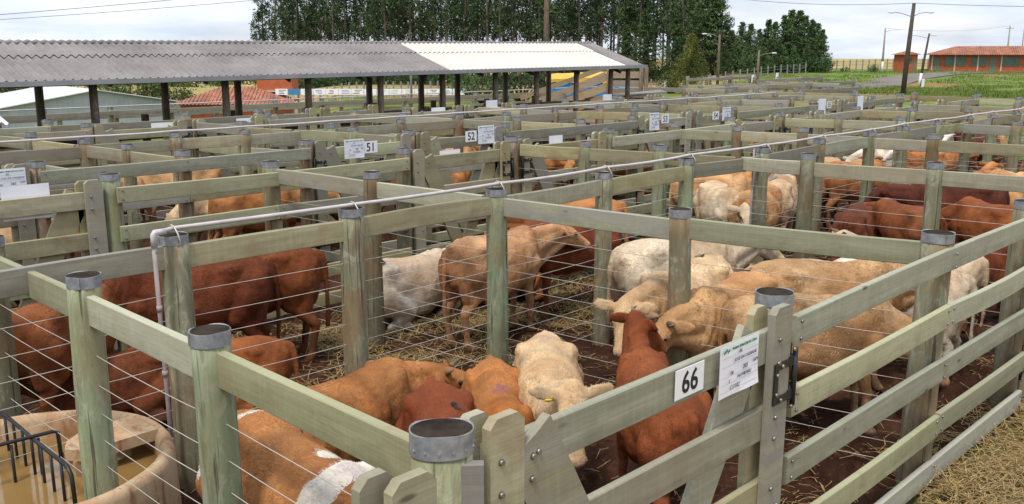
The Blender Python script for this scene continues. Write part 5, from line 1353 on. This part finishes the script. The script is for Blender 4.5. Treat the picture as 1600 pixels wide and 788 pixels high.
def euc(seed):
    rs = random.Random(seed); H = rs.uniform(22, 26); mb = MB(); lx = rs.uniform(-.5,.5); cl = []
    tr_ = [(lx*t*t*2+.15*math.sin(t*7+seed), .2*math.sin(t*5), H*t) for t in (0,.15,.3,.45,.6,.75,.9,1)]
    mb.tube(tr_, [.27,.24,.22,.19,.15,.11,.06,.02], 7)
    for i in range(31):
        t = rs.uniform(.33, .99); a = rs.uniform(0, 6.28); L = (1.0-t)*2.6+.7
        z = H*t; x0 = lx*t*t*2
        e = (x0+math.cos(a)*L, math.sin(a)*L, z+L*.8)
        mb.tube([(x0,0,z),((x0+e[0])/2,e[1]/2,z+L*.3),e], [.07*(1.2-t),.04,.015], 5)
        r = rs.uniform(.6, 1.25)*(1.2-t*.35)
        cl.append((e, (r, r, r*1.15)))
        if rs.random() < .6: cl.append(((e[0]*.5+rs.uniform(-.6,.6), e[1]*.5+rs.uniform(-.6,.6), z+rs.uniform(-1.3,1)), (r*.7, r*.7, r*.9)))
    return leaves_mesh('crown', cl, 44, .33, seed, 'leaf_euc'), mb.mesh('trunk')
EU = [euc(s_) for s_ in (1,2,3,4,5,6)]
for e in EU: e[1].materials.append(M['bark_pale'])
def put_tree(name, kind, u, d, sc, label, cat, group, zs=1.0, dz=0):
    x, y = pos(u, d); o = empty(name, (x, y, th(x, y)-.2+dz), random.uniform(0, 6.28), label, cat, group); o.scale = (sc, sc, sc*zs)
    link('crown', kind[0], None, o); link('trunk', kind[1], None, o); return o
i = 0
for row, (d, du, u0, u1) in enumerate(((172, 19.5, 452, 1090), (184, 19.0, 442, 1085), (198, 16.5, 455, 1095))):
    u = u0
    while u < u1:
        top = 1.0
        put_tree('eucalyptus_tree', EU[i % 6], u+random.uniform(-5,5), d+random.uniform(-3,3), random.uniform(.86,1.08)*(1.0 if 560 < u < 1060 else .93), ['tall slender eucalyptus in the front rank behind the shed','eucalyptus in the middle rank behind the shed','eucalyptus in the rear rank behind the shed'][row], 'tree', ['front rank of eucalyptus trees','middle rank of eucalyptus trees','rear rank of eucalyptus trees'][row])
        u += du; i += 1
for u, sc in ((422,.80),(408+8,.70)): put_tree('eucalyptus_tree', EU[i % 6], u, 168, sc, 'lower bushy eucalyptus at the left end of the row', 'tree', 'left end eucalyptus trees'); i += 1
for u, sc in ((1108,.86),(1095,.80),(1118,.72),(1060,1.0)): put_tree('eucalyptus_tree', EU[i % 6], u, 150, sc, 'dark eucalyptus group at the right end of the row', 'tree', 'right end eucalyptus trees', .82); i += 1
def conifer(seed, H, W, mat, dens=1, droop=.25, size=.22, p0=.1, shape=.85):
    rs = random.Random(seed); mb = MB(); mb.tube([(0,0,0),(.05,0,H*.5),(0,0,H)], [H*.018+.05, H*.012+.03, .01], 7); cl = []
    z = H*p0
    while z < H*.98:
        t = z/H; R_ = W*(1-t)**shape*rs.uniform(.75,1.1)+.12
        for k in range(6):
            a = rs.uniform(0, 6.28); L = R_*rs.uniform(.6,1.08)
            mb.tube([(0,0,z),(math.cos(a)*L,math.sin(a)*L,z-droop*L+.25*L)], [.035,.01], 4)
            for q in (.35,.65,.95):
                rr_ = .15*W*(1.25-q*.55)*(1-t*.5); cl.append(((math.cos(a)*L*q+rs.uniform(-.15,.15), math.sin(a)*L*q+rs.uniform(-.15,.15), z+(.25-droop)*L*q), (rr_*1.2, rr_*1.2, rr_*.75)))
        z += H*.035
    return leaves_mesh('crown', cl, int(34*dens), size, seed, mat), mb.mesh('trunk')
PI_ = [conifer(s_, 8.6, 3.3, 'leaf_pine', 1.0, .12, .17, .12, .9) for s_ in (11,12,13)]
for e in PI_: e[1].materials.append(M['bark'])
for k, (u, d, sc) in enumerate(((1135,150,.80),(1150,158,.98),(1163,150,.92),(1143,146,.70),(1176,160,.86),(1190,155,1.0),(1200,150,.95),(1214,150,1.08),(1224,158,1.2),(1236,150,1.12),(1245,158,1.12),(1256,152,1.02),(1265,156,.92),(1272,150,.78),(1160,140,.55),(1184,142,.5),(1207,143,.62),(1230,144,.5),(1250,146,.55),(1125,140,.6),(1128,155,.9))):
    put_tree('pine_tree', PI_[k % 3], u, d, sc*random.uniform(.96,1.04), 'dark pine in the clump right of the eucalyptus row', 'tree', 'pine clump right of the eucalyptus row')
rs_c = random.Random(31); cl = []; mb = MB(); mb.tube([(0,0,0),(0,0,3),(0,0,5.4)], [.16,.09,.02], 7)
for i in range(330):
    t = rs_c.random()**1.25*.97; a = rs_c.uniform(0, 6.28); r = 2.15*(1-t)**.72*min(1, (t+.10)*5)*rs_c.uniform(.70,1.14); q = .36*(1-t*.5); cl.append(((math.cos(a)*r, math.sin(a)*r, .25+t*5.5), (q*.8, q*.8, q*1.3)))
for i in range(60): t = rs_c.random()*.9; cl.append(((rs_c.uniform(-.8,.8)*(1-t), rs_c.uniform(-.8,.8)*(1-t), .3+t*5), (.7,.7,.7)))
for u, d, sc, lb in ((1106,150,1.75,'tall dark conifer at the right end of the eucalyptus row'),(1084,158,1.9,'tall dark conifer just behind the yellow green tree'),(1050,150,1.3,'dark conifer left of the yellow green tree'),(1004,156,1.35,'dark conifer rising right of the shed roof end'),(975,160,1.2,'dark conifer behind the shed roof end')):
    put_tree('pine_tree', PI_[int(u) % 3], u, d, sc, lb, 'tree', None)
yc = (leaves_mesh('crown', cl, 150, .085, 31, 'leaf_yel'), mb.mesh('trunk')); yc[1].materials.append(M['bark']); put_tree('golden_cypress', yc, 1074, 96, 1.08, 'round yellow green bush like tree before the dark trees', 'tree', None)
def bush(seed, mat, n_=26):
    rs = random.Random(seed); mb = MB(); cl = []
    for i in range(n_):
        a = rs.uniform(0, 6.28); r = rs.random()**.5*1.25; z = .5+rs.random()*1.5*(1.2-r*.6); c = (math.cos(a)*r, math.sin(a)*r, z); mb.tube([(0,0,0),(c[0]*.6,c[1]*.6,z*.6),c], [.05,.03,.01], 5); q = rs.uniform(.3,.6); cl.append((c, (q, q, q*.85)))
    return leaves_mesh('crown', cl, 110, .11, seed, mat), mb.mesh('trunk')
BU = [bush(51,'leaf_bush'), bush(52,'leaf_bush'), bush(53,'leaf_euc')]
for e in BU: e[1].materials.append(M['bark'])
for u, d, sc, k, lb in ((758,78,1.6,2,'dark round bush under the white roof section'),(815,84,2.0,2,'larger dark bush left of the thick brown pole'),(736,92,1.5,0,'small bush beside the dark round bush'),
    (870,100,3.2,1,'broad green tree top just above the white roof'),(905,104,3.0,1,'second broad green tree top above the white roof'),(1045,98,1.3,0,'low bush left of the yellow green tree'),
    (175,120,2.2,0,'green bush seen under the shed at left'),(190,125,2.0,0,'bush beside the left pale post'),(232,118,2.4,1,'green bush between the two left shed posts'),(252,122,2.2,1,'rounded bush in the gap of the shed posts'),(272,120,2.2,0,'bush right of the dark shed post'),(60,130,3.0,2,'dark bush left beyond the white roof'),(20,130,3.0,2,'dark bush at the left edge beyond the white roof'),
    (410,105,1.6,2,'palm like dark bush left of the orange kiosk'),(1310,150,.55,0,'small round bush on the field fence'),(1354,152,.8,2,'dark cypress bush left of the lamp pole')):
    put_tree('bush', BU[k], u, d, sc, lb, 'bush', None)
# dark hedge of undergrowth at the foot of the trees
cl = []
for i in range(520):
    u = random.uniform(420, 1285); d = 168+random.uniform(-4,4) if u < 1120 else 146+random.uniform(-3,3); x, y = pos(u, d); r = random.uniform(.7,1.5); cl.append(((x, y, th(x, y)+random.uniform(.3,1.6)), (r*1.3, r*1.3, r)))
o = link('undergrowth', leaves_mesh('undergrowth', cl, 60, .30, 77, 'leaf_euc')); tag(o, 'dark undergrowth along the foot of the tree rows', 'undergrowth', None, 'stuff')
cl = []
for i in range(170):
    u = random.uniform(80, 700); d = random.uniform(215, 420); x, y = pos(u, d); r = random.uniform(1.2,3.0); cl.append(((x, y, th(x, y)+.8), (r*1.5, r*1.5, r*.7)))
o = link('scrub', leaves_mesh('scrub', cl, 50, .5, 78, 'leaf_bush')); tag(o, 'scattered scrub on the far dry hillside', 'scrub', None, 'stuff')

# ------------------------------------------------------------------ straw, mud lumps, grass
def strands(name, n_, dens, lmin, lmax, wd, box, mat, seed, lift=.03, up=.25, label='', cat='straw'):
    rs = np.random.default_rng(seed); x = rs.uniform(box[0], box[1], n_); y = rs.uniform(box[2], box[3], n_)
    k = rs.random(n_) < dens(x, y); x, y = x[k], y[k]; n_ = len(x); z = terrain(x, y)+rs.random(n_)**2*lift+.004
    a = rs.uniform(0, 6.283, n_); L = rs.uniform(lmin, lmax, n_); t = rs.normal(0, up, n_)
    dx, dy, dz = np.cos(a)*np.cos(t)*L/2, np.sin(a)*np.cos(t)*L/2, np.abs(np.sin(t))*L/2
    px_, py_ = -np.sin(a)*wd/2, np.cos(a)*wd/2; bx, by = -np.sin(a)*L*.09*rs.normal(size=n_), np.cos(a)*L*.09*rs.normal(size=n_)
    V_ = np.stack([np.stack([x-dx-px_, y-dy-py_, z-dz*.3], -1), np.stack([x-dx+px_, y-dy+py_, z-dz*.3], -1),
                   np.stack([x+bx-px_, y+by-py_, z+dz*.9+.003], -1), np.stack([x+bx+px_, y+by+py_, z+dz*.9+.003], -1),
                   np.stack([x+dx-px_, y+dy-py_, z+dz], -1), np.stack([x+dx+px_, y+dy+py_, z+dz], -1)], 1).reshape(-1,3)
    b = np.arange(n_)[:,None]*6; F_ = np.concatenate([b+np.array([[0,1,3,2]]), b+np.array([[2,3,5,4]])], 1).reshape(-1,4)
    me = bpy.data.meshes.new(name); me.vertices.add(len(V_)); me.vertices.foreach_set('co', V_.ravel()); me.loops.add(F_.size); me.loops.foreach_set('vertex_index', F_.ravel().astype(np.int32))
    me.polygons.add(len(F_)); me.polygons.foreach_set('loop_start', np.arange(len(F_), dtype=np.int32)*4); me.update(); me.validate()
    o = link(name, me, mat); tag(o, label, cat, None, 'stuff'); return o
n = N('straw'); v = n.coord(rand=False); M['straw'] = n.out(n.ramp(n.noise(v, 30, 3, .6), [(.3, (.12,.075,.032)), (.5, (.28,.195,.08)), (.7, (.46,.34,.16))]), .7, 0, .2)
n = N('grass_blades'); v = n.coord(rand=False); M['grass'] = n.out(n.ramp(n.noise(v, 8, 3, .6), [(.3, (.05,.09,.02)), (.7, (.13,.20,.05))]), .7, 0, .2)
def d_row2(x, y):
    f_ = fbm(x*.9, y*.9, 3, 90); return np.clip((f_-.45)*3.6, .04, 1)*(sstep(3.2, 4.2, x)*(1-sstep(9.0, 10.5, x))*.75+.1)
strands('straw', 52000, d_row2, .07, .24, .0055, (1.9,10.0,5.9,9.0), M['straw'], 91, .06, label='straw trampled into the mud around the standing tan heifer and the lying white one')
def d_front(x, y):
    f_ = fbm(x*1.2, y*1.2, 3, 92); b = np.exp(-((y-1.75)/.45)**2)*sstep(4.2, 5.0, x); return np.clip(b*(f_-.45)*3.0+b*.04, 0, 1)
strands('straw', 62000, d_front, .08, .28, .006, (4.0,11.5,.5,3.0), M['straw'], 93, .11, label='bed of yellow straw spilled along the foot of the front boards')
def d_pens(x, y): return np.clip((fbm(x*1.5, y*1.5, 3, 94)-.52)*2.2, .02, 1)*.5
strands('straw', 30000, d_pens, .05, .18, .005, (1.9,10,2.3,5.8), M['straw'], 95, .03, label='thin scattered straw in the mud of the front pens')
strands('straw', 26000, lambda x, y: np.clip((fbm(x, y, 3, 96)-.45)*2, .05, 1)*.6, .08, .26, .012, (10,25,2.3,9), M['straw'], 97, .06, label='straw scattered in the farther pens')
def d_gr(x, y): return (fbm(x*2.2, y*2.2, 2, 98) > .64)*.9
strands('grass', 9000, d_gr, .04, .10, .005, (1.9,9.5,5.9,8.8), M['grass'], 99, .01, 1.0, label='small green weed tufts in the straw', cat='grass')
strands('grass', 5000, d_gr, .05, .12, .006, (4.2,9,.4,2.2), M['grass'], 100, .01, 1.0, label='green weed tufts by the straw along the front boards', cat='grass')
strands('grass', 1400, lambda x, y: np.exp(-((x-2.62)/.14)**2-((y-5.0)/.22)**2), .05, .12, .014, (2.2,3.0,4.4,5.6), M['grass'], 101, .03, 1.0, label='leafy green weed at the foot of the trough', cat='grass')
# coarse grass on the bank
def d_bank(x, y): return np.full(len(x), .9)
rs = np.random.default_rng(5); n_ = 60000; u = rs.uniform(1120, 1750, n_); d = 60+rs.random(n_)**1.3*95; r_ = (u-800)/1431*d; X_ = d*FW[0]+r_*math.sin(YAW); Y_ = d*FW[1]-r_*math.cos(YAW)
k = (in_yard(X_, Y_) < .1)&(fbm(X_*.22, Y_*.22, 3, 66) > .44); X_, Y_ = X_[k], Y_[k]; n_ = len(X_); Z_ = terrain(X_, Y_); a = rs.uniform(0, 6.283, n_); h = rs.uniform(.08,.32,n_); wd = .05
V_ = np.stack([np.stack([X_-np.cos(a)*wd, Y_-np.sin(a)*wd, Z_-.02], -1), np.stack([X_+np.cos(a)*wd, Y_+np.sin(a)*wd, Z_-.02], -1), np.stack([X_+rs.normal(0,.08,n_), Y_+rs.normal(0,.08,n_), Z_+h], -1)], 1).reshape(-1,3)
me = bpy.data.meshes.new('grass'); me.vertices.add(len(V_)); me.vertices.foreach_set('co', V_.ravel()); me.loops.add(len(V_)); me.loops.foreach_set('vertex_index', np.arange(len(V_), dtype=np.int32)); me.polygons.add(n_); me.polygons.foreach_set('loop_start', np.arange(n_, dtype=np.int32)*3); me.update()
n = N('bank_grass'); v = n.coord(rand=False); mg = n.out(n.ramp(n.noise(v, .3, 4, .6), [(.3, (.07,.115,.025)), (.7, (.19,.23,.06))]), .8, 0, .1)
tag(link('grass', me, mg), 'coarse green grass on the bank and slopes at right', 'grass', None, 'stuff')
